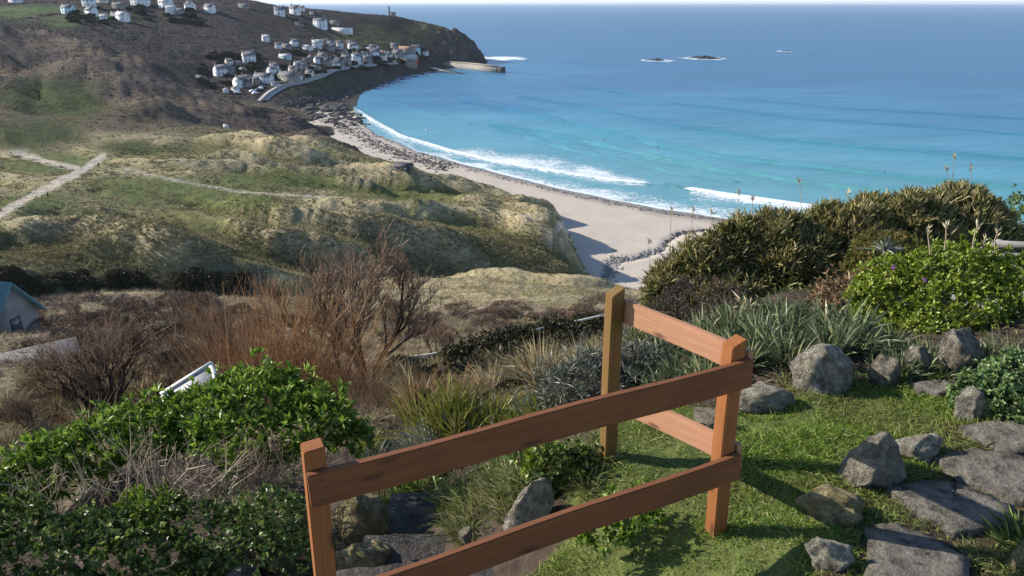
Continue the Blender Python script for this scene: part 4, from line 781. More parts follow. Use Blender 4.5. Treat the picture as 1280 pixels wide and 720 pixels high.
RD = [.14,.13,.15,.06,.1,.09,.07,.05,.04,.09,.07,.05,.04,.06,.05,.04,.06,.05,.04]
p = hit(124, 210); pw = figure("person", p, "person in dark clothes walking the sandy path at the dune edge", J, E, RD, CLOTH, rotz=R(20))
h_ = link("head", rock_mesh(300, 2, .02, 0), SKIN, pw); h_.scale = (.085, .1, .12); h_.location = (0, .03, 1.7)
JS = [(0,0,.25),(0,0,.55),(0,0,.72),(0,.02,.84),(-.14,.3,.12),(-.15,.1,-.2),(.14,.3,.12),(.15,.1,-.2),(-.2,.05,.5),(-.18,.3,.3),(.2,.05,.5),(.18,.3,.3)]
ES = [(0,1),(1,2),(2,3),(0,4),(4,5),(0,6),(6,7),(1,8),(8,9),(1,10),(10,11)]; RS = [.15,.15,.07,.1,.08,.05,.08,.05,.06,.045,.06,.045]
BOARD = plain_mat("surfboard", (.55, .56, .55), .4, .05)
for x, y, lb in ((755, 175, "surfer in a black wetsuit sitting on a board, leftmost of three"), (822, 185.5, "surfer in a black wetsuit sitting on a board, nearer the breaking wave"), (1105, 216, "surfer in a black wetsuit alone at the right above the hedge")):
    p = Vector(at_z(x, y, 0.15)); s = figure("person", p, lb, JS, ES, RS, CLOTH, rotz=R(200), group="surfers waiting in the bay"); s.scale = (1.35,) * 3
    bo = link("surfboard", rock_mesh(301, 2, 0, 0), BOARD, label=lb.replace("surfer in a black wetsuit sitting on a board", "pale surfboard under the surfer").replace("surfer in a black wetsuit alone", "pale surfboard under the lone surfer"), cat="surfboard", group="surfboards in the bay", loc=p + Vector((0, 0, .02))); bo.scale = (.28, 1.1, .05)
p = Vector(at_z(533, 163, .2)); by = thing("white_buoy", p, "small white float on the water beyond the rocky shore", "buoy")
link("float", rock_mesh(302, 2, 0, 0), WHITE, by).scale = (.7, .7, .6); link("handle", Geo().box(-.08, .08, -.08, .08, .4, 1.2).mesh("handle"), POSTM, by)

# shore boulders: too many and small to count
def rock_field(name, pts_px, n, size, mat, jitter, seed, trees=None, sizepow=2.0):
    g = np.random.default_rng(seed); base = [rock_mesh(310 + k, 1, .2, 5) for k in range(5)]; VB = [np.array([v.co[:] for v in b.vertices]) for b in base]; FB = [np.array([q.vertices[:] for q in b.polygons]) for b in base]
    G = Geo(); P = np.array(pts_px, float); L = np.r_[0, np.cumsum(np.hypot(*np.diff(P, axis=0).T))]
    for _ in range(n):
        t = g.uniform(0, L[-1]); x = np.interp(t, L, P[:, 0]) + g.normal(0, jitter[0]); y = np.interp(t, L, P[:, 1]) + g.normal(0, jitter[1]); q = hit(x, y, trees)
        if q is None: continue
        s = size * (.35 + g.uniform(0, 1) ** sizepow * 1.6); k = g.integers(5); a = g.uniform(0, 6.28); ca, sa_ = math.cos(a), math.sin(a); V = VB[k] * [s, s * g.uniform(.6, 1), s * g.uniform(.35, .7)]
        G.add(np.stack([V[:, 0] * ca - V[:, 1] * sa_, V[:, 0] * sa_ + V[:, 1] * ca, V[:, 2]], 1) + np.array(q), FB[k])
    return link(name, G.mesh(name, True), mat, kind='stuff')
SHORE_STONE = plain_mat("shore_stone", (.085, .075, .067), .9, .4, .3, bump=.4); PEB = plain_mat("stream_stone", (.22, .21, .20), .9, .4, .8, bump=.4); REEF = plain_mat("reef_rock", (.06, .055, .055), .85, .35, .2, bump=.5)
rock_field("shore_boulders", [(405,150),(440,163),(470,180),(505,194),(535,203),(562,210)], 1900, .48, SHORE_STONE, (9, 2.6), 1)
rock_field("reef_rocks", [(400,137),(430,136),(470,134)], 380, 2.6, REEF, (18, 2.4), 2, (BEACH,), 2.5); rock_field("reef_rocks", [(405,146),(450,148),(480,156)], 420, 1.5, REEF, (18, 4), 3, None, 2.5)
rock_field("bank_boulders", [(360,131),(430,119),(500,97),(545,88)], 900, 1.5, REEF, (6, 2.2), 4, (LAND,), 2.2)
rock_field("stream_stones", [(752,366),(757,345),(764,331),(772,325)], 520, .42, PEB, (5, 5), 5, (BEACH,)); rock_field("stream_stones", [(770,327),(800,321),(828,312)], 320, .40, PEB, (5, 1.6), 6, (BEACH,)); rock_field("stream_stones", [(829,312),(833,302),(850,292),(880,288)], 200, .40, SHORE_STONE, (2, 1.4), 7, (BEACH,))
rock_field("tide_wrack", [(520,191),(580,209.5),(640,225),(700,240),(770,254.5),(830,266),(900,275)], 1300, .28, SHORE_STONE, (6, .7), 8, (BEACH,), 3)
# ============================================================ VEGETATION
G_ = np.random.default_rng(11)
LEAF = {
 'bright': leaf_mat("bright_green_leaf", [(0, (.06, .105, .012)), (.45, (.12, .20, .022)), (.8, (.19, .29, .035)), (1, (.28, .35, .06))], .42, .35, .35),
 'lime': leaf_mat("lime_green_leaf", [(0, (.07, .11, .012)), (.4, (.16, .22, .018)), (.8, (.25, .31, .03)), (1, (.34, .37, .06))], .42, .5, .3),
 'ivy': leaf_mat("ivy_leaf", [(0, (.04, .062, .016)), (.6, (.085, .13, .03)), (.88, (.15, .21, .045)), (1, (.27, .32, .08))], .42, .35, .25),
 'hedge': leaf_mat("hedge_leaf", [(0, (.05, .066, .018)), (.5, (.115, .135, .036)), (.85, (.21, .21, .065)), (1, (.32, .28, .12))], .5, .35, .2),
 'tan': leaf_mat("dried_leaf_tip", [(0, (.16, .15, .045)), (.5, (.27, .24, .09)), (.85, (.38, .32, .16)), (1, (.52, .44, .27))], .6, .3, .25),
 'strap': leaf_mat("grey_green_strap", [(0, (.05, .07, .03)), (.5, (.10, .13, .06)), (.85, (.19, .21, .11)), (1, (.34, .31, .17))], .42, .45, .18),
 'silver': leaf_mat("silver_grey_leaf", [(0, (.09, .10, .075)), (.5, (.17, .18, .14)), (.85, (.26, .265, .21)), (1, (.36, .34, .27))], .6, .3, .15),
 'yellow': leaf_mat("yellow_green_blade", [(0, (.07, .09, .015)), (.5, (.15, .16, .03)), (1, (.30, .26, .06))], .5, .3, .25),
 'straw': leaf_mat("straw_blade", [(0, (.14, .11, .055)), (.5, (.27, .22, .12)), (1, (.42, .36, .22))], .7, .2, .2),
 'pale': leaf_mat("pale_dried_leaf", [(0, (.34, .28, .17)), (.5, (.50, .42, .27)), (1, (.62, .54, .36))], .7, .2, .2),
 'gorse': leaf_mat("dark_hedge_leaf", [(0, (.022, .024, .012)), (.6, (.045, .045, .02)), (.9, (.075, .07, .03)), (1, (.14, .11, .06))], .6, .25, .12),
 'lawn': leaf_mat("lawn_blade", [(0, (.065, .11, .012)), (.45, (.135, .225, .024)), (.8, (.205, .295, .04)), (.93, (.28, .30, .075)), (1, (.42, .37, .18))], .5, .3, .3, (1.6, (.17, .17, .05), .65)),
 'rust': leaf_mat("rusty_fern", [(0, (.13, .075, .04)), (.5, (.24, .15, .085)), (1, (.38, .27, .17))], .8, .2, .15),
 'farbush': leaf_mat("far_shrub_leaf", [(0, (.018, .026, .014)), (.6, (.035, .045, .022)), (1, (.06, .065, .03))], .8, .2, .1),
}
def twig_mat(name, stops):
    m = M(name, .85, .15); m.col(m.ramp(m.island(), stops)); return m.m
TW = {'orange': twig_mat("orange_withy", [(0, (.15, .075, .036)), (.5, (.29, .155, .07)), (1, (.44, .27, .14))]), 'brown': twig_mat("bare_brown_twig", [(0, (.10, .066, .046)), (.6, (.195, .132, .092)), (1, (.31, .23, .165))]),
      'bark': twig_mat("dark_bark", [(0, (.045, .033, .025)), (1, (.085, .065, .05))]), 'dead': twig_mat("bleached_dead_stem", [(0, (.17, .125, .085)), (.6, (.34, .265, .185)), (1, (.52, .44, .33))]), 'purple': twig_mat("purple_brown_twig", [(0, (.10, .072, .06)), (.6, (.19, .14, .115)), (1, (.29, .225, .175))])}
def lump_points(lumps, n, g, up=-.35, inner=.0, rough=.26):
    """points on the outside of a union of ellipsoids, with the outward normal"""
    C_ = np.array([l[0] for l in lumps]); R_ = np.array([l[1] for l in lumps]); wgt = (R_.prod(1)) ** (2 / 3); wgt /= wgt.sum(); P = []; N = []
    while sum(len(p) for p in P) < n:
        k = g.choice(len(lumps), 4000, p=wgt); d = norm(g.normal(0, 1, (4000, 3))); d = d[d[:, 2] > up] if up is not None else d; k = k[:len(d)]
        p = C_[k] + d * R_[k] * (1 - inner * g.uniform(0, 1, (len(d), 1)) ** 2 + rough * fbm(d[:, 0] * 3 + k * 7.7, d[:, 1] * 3 + d[:, 2] * 2, 5, 3)[:, None])
        ok = np.ones(len(p), bool)
        for j in range(len(lumps)): ok &= ((((p - C_[j]) / R_[j]) ** 2).sum(1) > .72) | (k == j)
        P.append(p[ok]); N.append(norm(d / R_[k])[ok])
    return np.concatenate(P)[:n], np.concatenate(N)[:n]
def rosettes(P, N, per, L, W, g, spread=.9, jit=.3):
    k = len(P); Pn = np.repeat(P, per, 0); Nn = np.repeat(N + np.array([0, 0, .35]), per, 0); D = norm(norm(Nn) * g.uniform(.35, 1.0, (k * per, 1)) + spread * norm(g.normal(0, 1, (k * per, 3))) * .8)
    sz = np.repeat(g.uniform(.75, 1.25, k), per) * g.uniform(.75, 1.2, k * per)
    return leaves(Pn + g.normal(0, jit * L * .25, (k * per, 3)), D, L * sz, W * sz, g, up=norm(Nn))
def lumps_px(spec):
    """(px, py, forward metres, half-width px, half-height px[, depth factor]) -> ellipsoids standing in the world"""
    out = []
    for s in spec:
        c = at_y(s[0], s[1], s[2]); d = depth_of(c) / F; out.append((c, np.array([s[3] * d, s[3] * d * (s[5] if len(s) > 5 else .8), s[4] * d * 1.02])))
    return out
def lumps_hit(spec):
    out = []
    for x, y, wp, hp_ in spec:
        p = np.array(hit(x, y, (GARDEN,))); d = depth_of(p) / F; out.append((p + [0, wp * d * .6, hp_ * d * .35], np.array([wp * d, wp * d * .8, hp_ * d])))
    return out
def shrub(name, lumps, n, per, L, W, mat, label, cat="shrub", group=None, up=-.35, spread=.9, inner=.25, seed=1, stems=10, stem_mat=None, extra=None):
    g = np.random.default_rng(seed); C_ = np.array([l[0] for l in lumps]); R_ = np.array([l[1] for l in lumps]); b = C_.mean(0); zb = (C_[:, 2] - R_[:, 2] * .9).min(); org = np.array([b[0], b[1], zb])
    rt = thing(name, org, label, cat, group); P, N = lump_points(lumps, n, g, up, inner)
    sp = g.choice(len(P), len(P) // 9, False); P[sp] += norm(N[sp] + [0, 0, .6]) * g.uniform(.5, 2.2, (len(sp), 1)) * L       # loose sprigs
    link("foliage", gadd(Geo(), rosettes(P - org, N, per, L, W, g, spread)).mesh("foliage"), mat, rt)
    if stems:
        k = g.choice(len(lumps), stems); top = C_[k] + g.normal(0, .35, (stems, 3)) * R_[k]; bot = C_[k] + g.normal(0, .15, (stems, 3)) * R_[k]; bot[:, 2] = zb - .15; midp = (top + bot) / 2 + g.normal(0, .08, (stems, 3)) * R_[k]
        t = np.stack([bot, midp, top], 1) - org; r0 = R_.min() * .035; link("stem", Geo().add(*tubes(t, np.array([[r0, r0 * .8, r0 * .4]] * stems), 5)).mesh("stem"), stem_mat or TW['bark'], rt)
    if extra: extra(rt, org, P, N, g)
    return rt
# ---- the near shrubs
shrub("green_shrub", lumps_px([(320,512,5.0,72,40),(255,528,5.0,55,36),(395,530,4.9,45,34),(195,548,4.9,55,34),(120,565,4.8,55,34),(60,592,4.6,50,36),(10,622,4.5,45,36),(440,552,4.9,22,22),(330,540,4.8,80,26)]), 1700, 8, .068, .022, LEAF['bright'],
      "glossy bright green whorled-leaf shrub at the lower left on top of the bank", seed=21, stems=40, inner=.3)
shrub("ivy_bank", lumps_px([(60,700,3.9,85,46,.5),(170,705,3.9,80,44,.5),(255,722,3.9,45,28,.5),(20,660,4.0,50,30,.5),(110,668,4.0,60,24,.5),(-60,690,3.9,70,60,.5)]), 1250, 4, .046, .036, LEAF['ivy'], "dark glossy ivy covering the bank at the bottom left", "ivy", seed=22, stems=0, inner=.15)
shrub("green_shrub", lumps_px([(185,640,4.2,45,14,.8),(175,632,4.3,22,16)]), 170, 7, .055, .018, LEAF['bright'], "small bright green shrub sprig growing between the dead stems and the ivy", seed=23, stems=5)
shrub("dark_ivy", lumps_px([(300,680,3.95,60,34,.5),(340,650,3.9,45,40,.5),(250,655,4.05,60,26,.5),(355,695,3.8,40,40,.5)]), 600, 4, .035, .026, LEAF['ivy'], "thin dark ivy and grass on the shaded bank left of the nearest post", "ivy", seed=24, stems=0, inner=.3)
shrub("lime_shrub", lumps_px([(1125,372,6.3,58,46),(1195,352,6.3,66,42),(1258,372,6.2,58,50),(1165,402,6.1,70,42),(1238,412,6.0,62,46),(1100,405,6.2,36,36),(1290,400,6.1,40,60),(1200,388,5.95,60,40),(1180,425,5.7,60,28),(1110,425,5.9,40,26),(1260,440,5.6,50,26)]), 3200, 7, .044, .019, LEAF['lime'],
      "large rounded bright green bush with two purple flowers at the right edge", seed=25, stems=30, inner=.25)
shrub("ground_cover_plant", lumps_hit([(1255,522,46,32),(1224,508,24,20),(1290,535,36,36),(1285,500,44,34)]), 900, 5, .034, .026, leaf_mat("fleshy_green_leaf", [(0, (.06, .11, .03)), (.6, (.12, .19, .06)), (1, (.22, .29, .12))], .4, .4, .25), "low pale green leafy ground cover beside the upright pale rock", "plant", seed=26, stems=0)
shrub("ivy_clump", lumps_px([(700,592,3.95,32,34,.6),(688,622,3.9,28,24,.5),(725,580,4.0,20,20,.6)]), 420, 4, .032, .026, LEAF['ivy'], "small dark ivy clump growing over the tall pale stone", "ivy", seed=27, stems=0)
shrub("bright_sprig", lumps_px([(678,570,4.1,13,20,.6),(668,596,4.05,10,14,.6)]), 40, 6, .06, .025, LEAF['lime'], "fresh light green leafy sprig above the ivy on the tall stone", "plant", seed=28, stems=3)
shrub("orange_green_dome", lumps_px([(1110,322,8.4,46,30),(1085,335,8.3,30,22)]), 700, 6, .05, .012, leaf_mat("olive_heath_leaf", [(0, (.05, .07, .015)), (.5, (.11, .12, .025)), (1, (.25, .15, .05))], .6, .2, .2), "small olive and orange domed bush between the hedge and the bright green bush", seed=29)
shrub("rusty_fern_mound", lumps_px([(1062,376,6.7,44,24),(1035,392,6.6,28,18),(1090,358,6.8,28,22)]), 600, 6, .05, .012, LEAF['rust'], "dry rusty brown fern mound left of the bright green bush", "plant", seed=30, stems=0)
shrub("far_right_bush", lumps_px([(1285,275,14,34,28),(1300,300,14,40,40),(1320,345,13.5,60,50),(1350,400,13,90,60)]), 1300, 6, .09, .04, LEAF['ivy'], "dark green bush at the right picture edge behind the hedge end", seed=31)
shrub("twiggy_heath", lumps_px([(880,378,8.6,55,26),(830,400,8.0,45,22),(905,395,7.8,40,18)]), 900, 6, .05, .006, leaf_mat("dull_purple_heath", [(0, (.05, .035, .032)), (.6, (.11, .08, .07)), (1, (.18, .15, .10))], .8, .2, .1), "dull purple-brown heath in front of the hedge's left end", seed=32)
shrub("leafy_seedling", lumps_px([(770,655,3.32,32,14,.8),(742,668,3.25,22,14,.8),(800,645,3.4,22,12,.8)]), 110, 6, .05, .022, LEAF['bright'], "low green leafy weeds under the lower front rail", "plant", seed=33, stems=0)
# flowers on the lime bush
FLOW = plain_mat("purple_flower", (.30, .13, .36), .7)
for x, y, lb in ((1117, 334, "left purple flower head on the bright green bush"), (1156, 350, "right purple flower head on the bright green bush")):
    p = at_y(x, y, 5.95); g = np.random.default_rng(int(x)); d = norm(g.normal(0, 1, (60, 3))); fl = thing("purple_flower", p, lb, "flower", "purple flowers on the bush")
    link("petal", gadd(Geo(), leaves(d * .004, d, .016, .008, g)).mesh("petal"), FLOW, fl); link("stalk", Geo().add(*tubes(np.array([[(0, 0, 0), (.005, .02, -.06), (0, .05, -.14)]]), np.array([[.003, .003, .003]]), 4)).mesh("stalk"), LEAF['lime'], fl)
# ---- the tall hedge on the right
HL = lumps_px([(842,372,10,34,38),(880,350,10,42,46),(925,330,10.2,42,50),(962,312,10.3,32,40),(985,352,10,58,70),(1028,300,10.5,28,40),(1060,335,10.3,58,72),(1090,292,10.8,38,40),(1130,325,10.6,58,72),(1150,288,11,46,38),(1195,276,11.2,48,36),(1228,290,11.3,30,32),(1205,330,10.8,60,62),(910,378,9.8,60,40),(1000,385,9.7,70,36),(1236,322,11,26,44)])
g = np.random.default_rng(40); org = np.array([2.8, 10.3, 65.4]); hd = thing("tall_hedge", org, "tall dark evergreen hedge with sunlit tan leaf tips screening the beach at the right", "hedge")
P, N = lump_points(HL, 7000, g, -.8, .55); link("foliage", gadd(Geo(), rosettes(P - org, N + [0, 0, .5], 6, .15, .030, g, .8)).mesh("foliage"), LEAF['hedge'], hd)
P2, N2 = lump_points(HL, 3600, g, .25, .05); sel = fbm(P2[:, 0] * 1.1, P2[:, 1] * 1.1 + P2[:, 2], 3, 3) + (P2[:, 0] - 2) * .06 > -.25; P2, N2 = P2[sel], N2[sel]; link("leaf_tip", gadd(Geo(), rosettes(P2 - org, N2 + [0, 0, 1.0], 5, .15, .018, g, .55)).mesh("leaf_tip"), LEAF['tan'], hd)
k = 50; x = g.uniform(2.6, 6.4, k); b = np.stack([x, 10.4 + g.normal(0, .3, k), np.full(k, 64.6)], 1); t = b + np.stack([g.normal(0, .3, k), g.normal(0, .2, k), g.uniform(1.0, 1.7, k)], 1); link("stem", Geo().add(*tubes(np.stack([b, (b + t) / 2 + g.normal(0, .06, (k, 3)), t], 1) - org, np.array([[.03, .022, .01]] * k), 5)).mesh("stem"), TW['bark'], hd)
# seed stalks rising above hedge and bush
def stalk(px, py0, py1, Yd, label, lean=0.0, tuft=.05, nm="seed_stalk", rad=.005, tmat='pale', n=10):
    a = at_y(px, py0, Yd); b = at_y(px + lean, py1, Yd); rt = thing(nm, a, label, "plant stalk", "dry seed stalks above the shrubs"); g = np.random.default_rng(int(px * 7 + py1)); d = b - a
    link("stalk", Geo().add(*tubes(np.array([[d * 0, d * .5 + g.normal(0, .01, 3), d]]), np.array([[rad, rad * .8, rad * .5]]), 4)).mesh("stalk"), TW['dead'], rt)
    if tuft:
        dd = norm(np.array([[0, 0, 1.]]) + g.normal(0, .4, (n, 3))); link("seed_head", gadd(Geo(), leaves(d + np.linspace(-.6, 0, n)[:, None] * tuft * 1.5 * norm(d), dd, tuft, tuft * .22, g)).mesh("seed_head"), LEAF[tmat], rt)
    return rt
SK = []
for px, y0, y1, lean in ((812,350,301,-1),(838,320,262,1),(866,310,262,0),(888,305,264,2),(922,280,240,2),(940,270,247,1),(1001,262,226,-2),(1191,235,195,2),(1186,235,210,-3),(1212,235,209,1),(1058,250,240,3),):
    SK.append((px, stalk(px, y0, y1, 10.2, "thin dry seed stalk above the tall hedge", lean, .07)))
ordinal_labels([o for _, o in SK], [x for x, _ in SK], "thin dry seed stalk above the tall hedge")
for px, y0, y1, lean, lb in ((1163,318,287,-4,"pale dry flower stalk leftmost above the bright green bush"),(1181,312,280,2,"forked pale dry flower stalk above the bright green bush"),(1216,310,281,6,"tall leaning pale dry flower stalk above the bright green bush"),(1244,316,290,3,"short pale dry flower stalk nearest the right edge"),(1224,312,300,8,"small pale dry stalk beside the tall leaning one")):
    stalk(px, y0, y1, 6.2, lb, lean, .06, "dry_flower_stalk", .008, 'pale', 8)
# ---- strap-leaved clumps and grasses: one mesh of each kind, copied
def clump_mesh(nm, n, L, W, mat, spread=.55, droop=.35, rad=.05, segs=4, seed=1):
    g = np.random.default_rng(seed); a = g.uniform(0, 2 * np.pi, n); tl = np.abs(g.normal(0, spread, n)); D = np.stack([np.cos(a) * np.sin(tl), np.sin(a) * np.sin(tl), np.cos(tl)], 1); r = rad * np.sqrt(g.uniform(0, 1, n)); P = np.stack([np.cos(a) * r, np.sin(a) * r, g.uniform(-.03, 0, n)], 1)
    me = gadd(Geo(), blades(P, D, L * g.uniform(.55, 1.15, n), W * g.uniform(.7, 1.2, n), droop * g.uniform(.3, 1.6, n), segs, a + np.pi / 2 + g.normal(0, .5, n), g)).mesh(nm); me.materials.append(mat); return me
def clumps(name, meshes, pts_px, label, cat, group, s=(.8, 1.2), trees=None, seed=1):
    g = np.random.default_rng(seed); made = []; xs_ = []
    for x, y in pts_px:
        p = hit(x, y, trees)
        if p is None: continue
        xs_.append(x); o = link(name, meshes[g.integers(len(meshes))], loc=p, rot=(g.normal(0, .08), g.normal(0, .08), g.uniform(0, 6.28)), label=label, cat=cat, group=group); k = g.uniform(*s); o.scale = (k, k, k); made.append(o)
    ordinal_labels(made, xs_, label)
def jgrid(poly, n, seed):
    g = np.random.default_rng(seed); P = np.array(poly, float); lo, hi = P.min(0), P.max(0); out = []
    while len(out) < n:
        q = g.uniform(lo, hi)
        if inpoly(np.array([q[0]]), np.array([q[1]]), poly)[0]: out.append(tuple(q))
    return sorted(out, key=lambda t: t[1])
ST = [clump_mesh("strap_clump", 46, .36, .020, LEAF['strap'], .5, .3, .07, 4, 50 + i) for i in range(4)]
clumps("strap_leaf_clump", ST, jgrid([(855,425),(905,405),(1000,400),(1075,415),(1082,440),(1000,462),(930,470),(865,455)], 64, 51), "grey-green strap-leaved clump in the bed behind the square boulder", "plant", "strap-leaved clumps in the rock bed", (.75, 1.1), (GARDEN,), 52)
clumps("strap_leaf_clump", ST, jgrid([(770,470),(800,440),(860,440),(900,470),(880,500),(800,500)], 26, 53), "grey-green strap-leaved clump behind the far fence rails", "plant", "strap-leaved clumps behind the fence", (.65, 1.0), (GARDEN,), 54)
SV = [clump_mesh("silver_clump", 60, .22, .014, LEAF['silver'], .6, .25, .10, 3, 60 + i) for i in range(3)]
clumps("silver_grey_clump", SV, jgrid([(440,590),(470,560),(560,548),(640,540),(650,560),(560,590),(480,606)], 60, 61), "silver-grey grassy clump in the row beyond the steps", "plant", "silver-grey clumps beyond the steps", (.8, 1.15), None, 62)
shrub("silver_shrub", lumps_px([(715,500,5.4,40,34),(750,482,5.5,44,36),(790,470,5.6,44,32),(700,530,5.3,34,24),(760,520,5.3,40,24),(680,515,5.4,20,22)]), 1100, 7, .085, .008, LEAF['silver'], "mounded silver-grey shrub left of the far fence post", seed=63, stems=10)
YG = [clump_mesh("yellow_clump", 60, .38, .012, LEAF['yellow'], .4, .25, .06, 4, 70 + i) for i in range(2)]
clumps("yellow_green_grass", YG, [(742,470),(752,462),(733,475),(795,430),(806,428)], "upright yellow-green grass tuft by the far fence post", "grass tuft", "yellow-green tufts by the far post", (.8, 1.1), None, 71)
clumps("yellow_green_grass", YG, jgrid([(595,545),(650,525),(690,530),(680,560),(620,575)], 16, 72), "straw-tipped grass tuft beyond the near fence rail", "grass tuft", "straw-tipped tufts beyond the rail", (.6, .95), None, 73)
GT = [clump_mesh("green_tuft", 70, .20, .007, leaf_mat("mixed_grass_blade", [(0, (.06, .09, .02)), (.5, (.13, .16, .04)), (.8, (.25, .23, .10)), (1, (.40, .34, .2))], .6, .3, .25), .7, .5, .07, 3, 80 + i) for i in range(3)]
clumps("grass_tuft", GT, jgrid([(560,640),(575,590),(640,575),(668,600),(650,650),(600,690),(565,680)], 46, 81), "shaggy green and straw grass tuft on the mound beside the steps", "grass tuft", "grass tufts on the mound by the steps", (.8, 1.2), (GARDEN,), 82)
clumps("grass_tuft", GT, jgrid([(690,560),(760,545),(770,575),(740,620),(710,610)], 26, 83), "shaggy grass tuft below the silver shrub", "grass tuft", "grass tufts below the silver shrub", (.6, .9), (GARDEN,), 84)
clumps("grass_tuft", GT, jgrid([(260,600),(350,600),(385,650),(360,700),(300,670)], 50, 85), "thin grass tuft hanging on the shaded bank left of the nearest post", "grass tuft", "grass tufts on the shaded bank", (.7, 1.2), (GARDEN,), 86)
clumps("grass_tuft", GT, jgrid([(1125,590),(1160,590),(1200,640),(1150,665),(1100,672),(1060,672)], 18, 87) + jgrid([(1195,690),(1275,670),(1285,715),(1220,715)], 14, 88) + jgrid([(1120,565),(1230,548),(1240,570),(1150,590)], 10, 89), "short tufted grass growing in the joints of the stone path", "grass tuft", "grass in the path joints", (.3, .55), (GARDEN,), 90)
clumps("strap_leaf_clump", [clump_mesh("dark_strap", 40, .26, .02, LEAF['ivy'], .5, .3, .05, 4, 91)], [(1284,690),(1272,665),(1262,678)], "dark green strap-leaved plant at the right edge of the path", "plant", "dark strap plants by the path", (.6, .9), (GARDEN,), 92)
clumps("strap_leaf_clump", [clump_mesh("dark_strap", 44, .30, .018, LEAF['ivy'], .6, .35, .06, 4, 99)], [(478,628),(500,622),(525,618),(548,622),(560,640),(470,640),(512,606),(540,602)], "dark strap-leaved clump shading the top of the far steps", "plant", "dark clumps over the far steps", (.8, 1.1), (GARDEN,), 100)
clumps("strap_leaf_clump", [clump_mesh("broad_strap", 26, .42, .035, LEAF['ivy'], .8, .35, .05, 4, 93)], [(660,590),(630,580)], "dark broad-leaved clump in the hollow above the steps", "plant", "dark broad-leaved clumps above the steps", (.7, 1.0), (GARDEN,), 94)
def rosette_plant(px, py, Yd, n, L, W, mat, label, seed):
    p = at_y(px, py, Yd); me = clump_mesh("rosette", n, L, W, mat, .9, .35, .02, 4, seed); rt = thing("spiky_rosette", p, label, "plant"); link("leaf_blade", me, None, rt); link("stem", Geo().add(*tubes(np.array([[(0, 0, -.5), (0, 0, -.2), (0, 0, 0)]]), np.array([[.018, .016, .014]]), 5)).mesh("stem"), TW['dead'], rt)
rosette_plant(935, 384, 6.5, 34, .20, .024, LEAF['pale'], "pale straw-coloured dried rosette standing over the strap-leaved bed", 95)
rosette_plant(928, 404, 6.4, 14, .12, .022, LEAF['pale'], "smaller dried rosette at the foot of the pale one", 96); rosette_plant(1106, 312, 8.0, 36, .24, .026, LEAF['silver'], "grey-green spiky rosette in front of the hedge", 97); rosette_plant(1063, 358, 6.7, 26, .2, .02, LEAF['straw'], "straw-tipped spiky plant on the rusty fern mound", 98)
# dead bleached stems over the left shrub
def stems(px0, py0, px1, py1, Yd, n, label, seed, mat='dead', hgt=.42, rad=.0035, fan=.45, name="dead_stems", lean=0.0):
    g = np.random.default_rng(seed); p = np.stack([at_y(a, b, Yd + g.uniform(-.15, .15)) for a, b in zip(g.uniform(px0, px1, n), g.uniform(py0, py1, n))]); org = p.mean(0); rt = thing(name, org, label, "dead plant"); d = norm(np.stack([g.normal(lean, fan, n), g.normal(-.1, fan * .6, n), np.abs(g.normal(1, .25, n))], 1)); L = hgt * g.uniform(.4, 1.2, n)[:, None]
    m_ = p + d * L * .5 + g.normal(0, .02, (n, 3)); e = p + d * L + g.normal(0, .03, (n, 3)); e[:, 2] -= .05 * L[:, 0]; path = np.stack([p, m_, e], 1) - org; G = Geo().add(*tubes(path, np.array([[rad, rad * .8, rad * .4]] * n), 4))
    for _ in range(2):                                     # side twigs
        t = g.uniform(.3, .9, n)[:, None]; q = p + (e - p) * t; dd = norm(d + g.normal(0, .5, (n, 3))); G.add(*tubes(np.stack([q, q + dd * L * .2, q + dd * L * .38 + g.normal(0, .01, (n, 3))], 1) - org, np.array([[rad * .6, rad * .5, rad * .25]] * n), 3))
    link("stem", G.mesh("stem"), TW[mat], rt); return rt
stems(75, 605, 150, 640, 4.25, 18, "bleached dead stems at the far left of the bank shrub", 101, hgt=.36); stems(150, 600, 215, 640, 4.2, 26, "tallest bunch of bleached upright dead stems in front of the green shrub", 102, hgt=.48, fan=.28)
stems(200, 600, 290, 635, 4.2, 18, "bleached dead stems leaning right in front of the purple twigs", 103, hgt=.42, lean=.6); stems(20, 610, 80, 640, 4.2, 14, "thin dead stems over the ivy at the left edge", 104, hgt=.3)
stems(190, 590, 375, 625, 4.45, 260, "tangle of purple-brown twigs in the hollow of the green shrub", 105, 'purple', .22, .0025, .9, "twig_tangle"); stems(300, 570, 380, 620, 4.3, 60, "brown twigs beside the nearest fence post", 106, 'brown', .26, .0025, .7, "twig_tangle")
stems(1050, 440, 1120, 470, 5.9, 50, "tangle of pale dead stalks hanging beside the square boulder", 107, 'dead', .24, .003, .6)
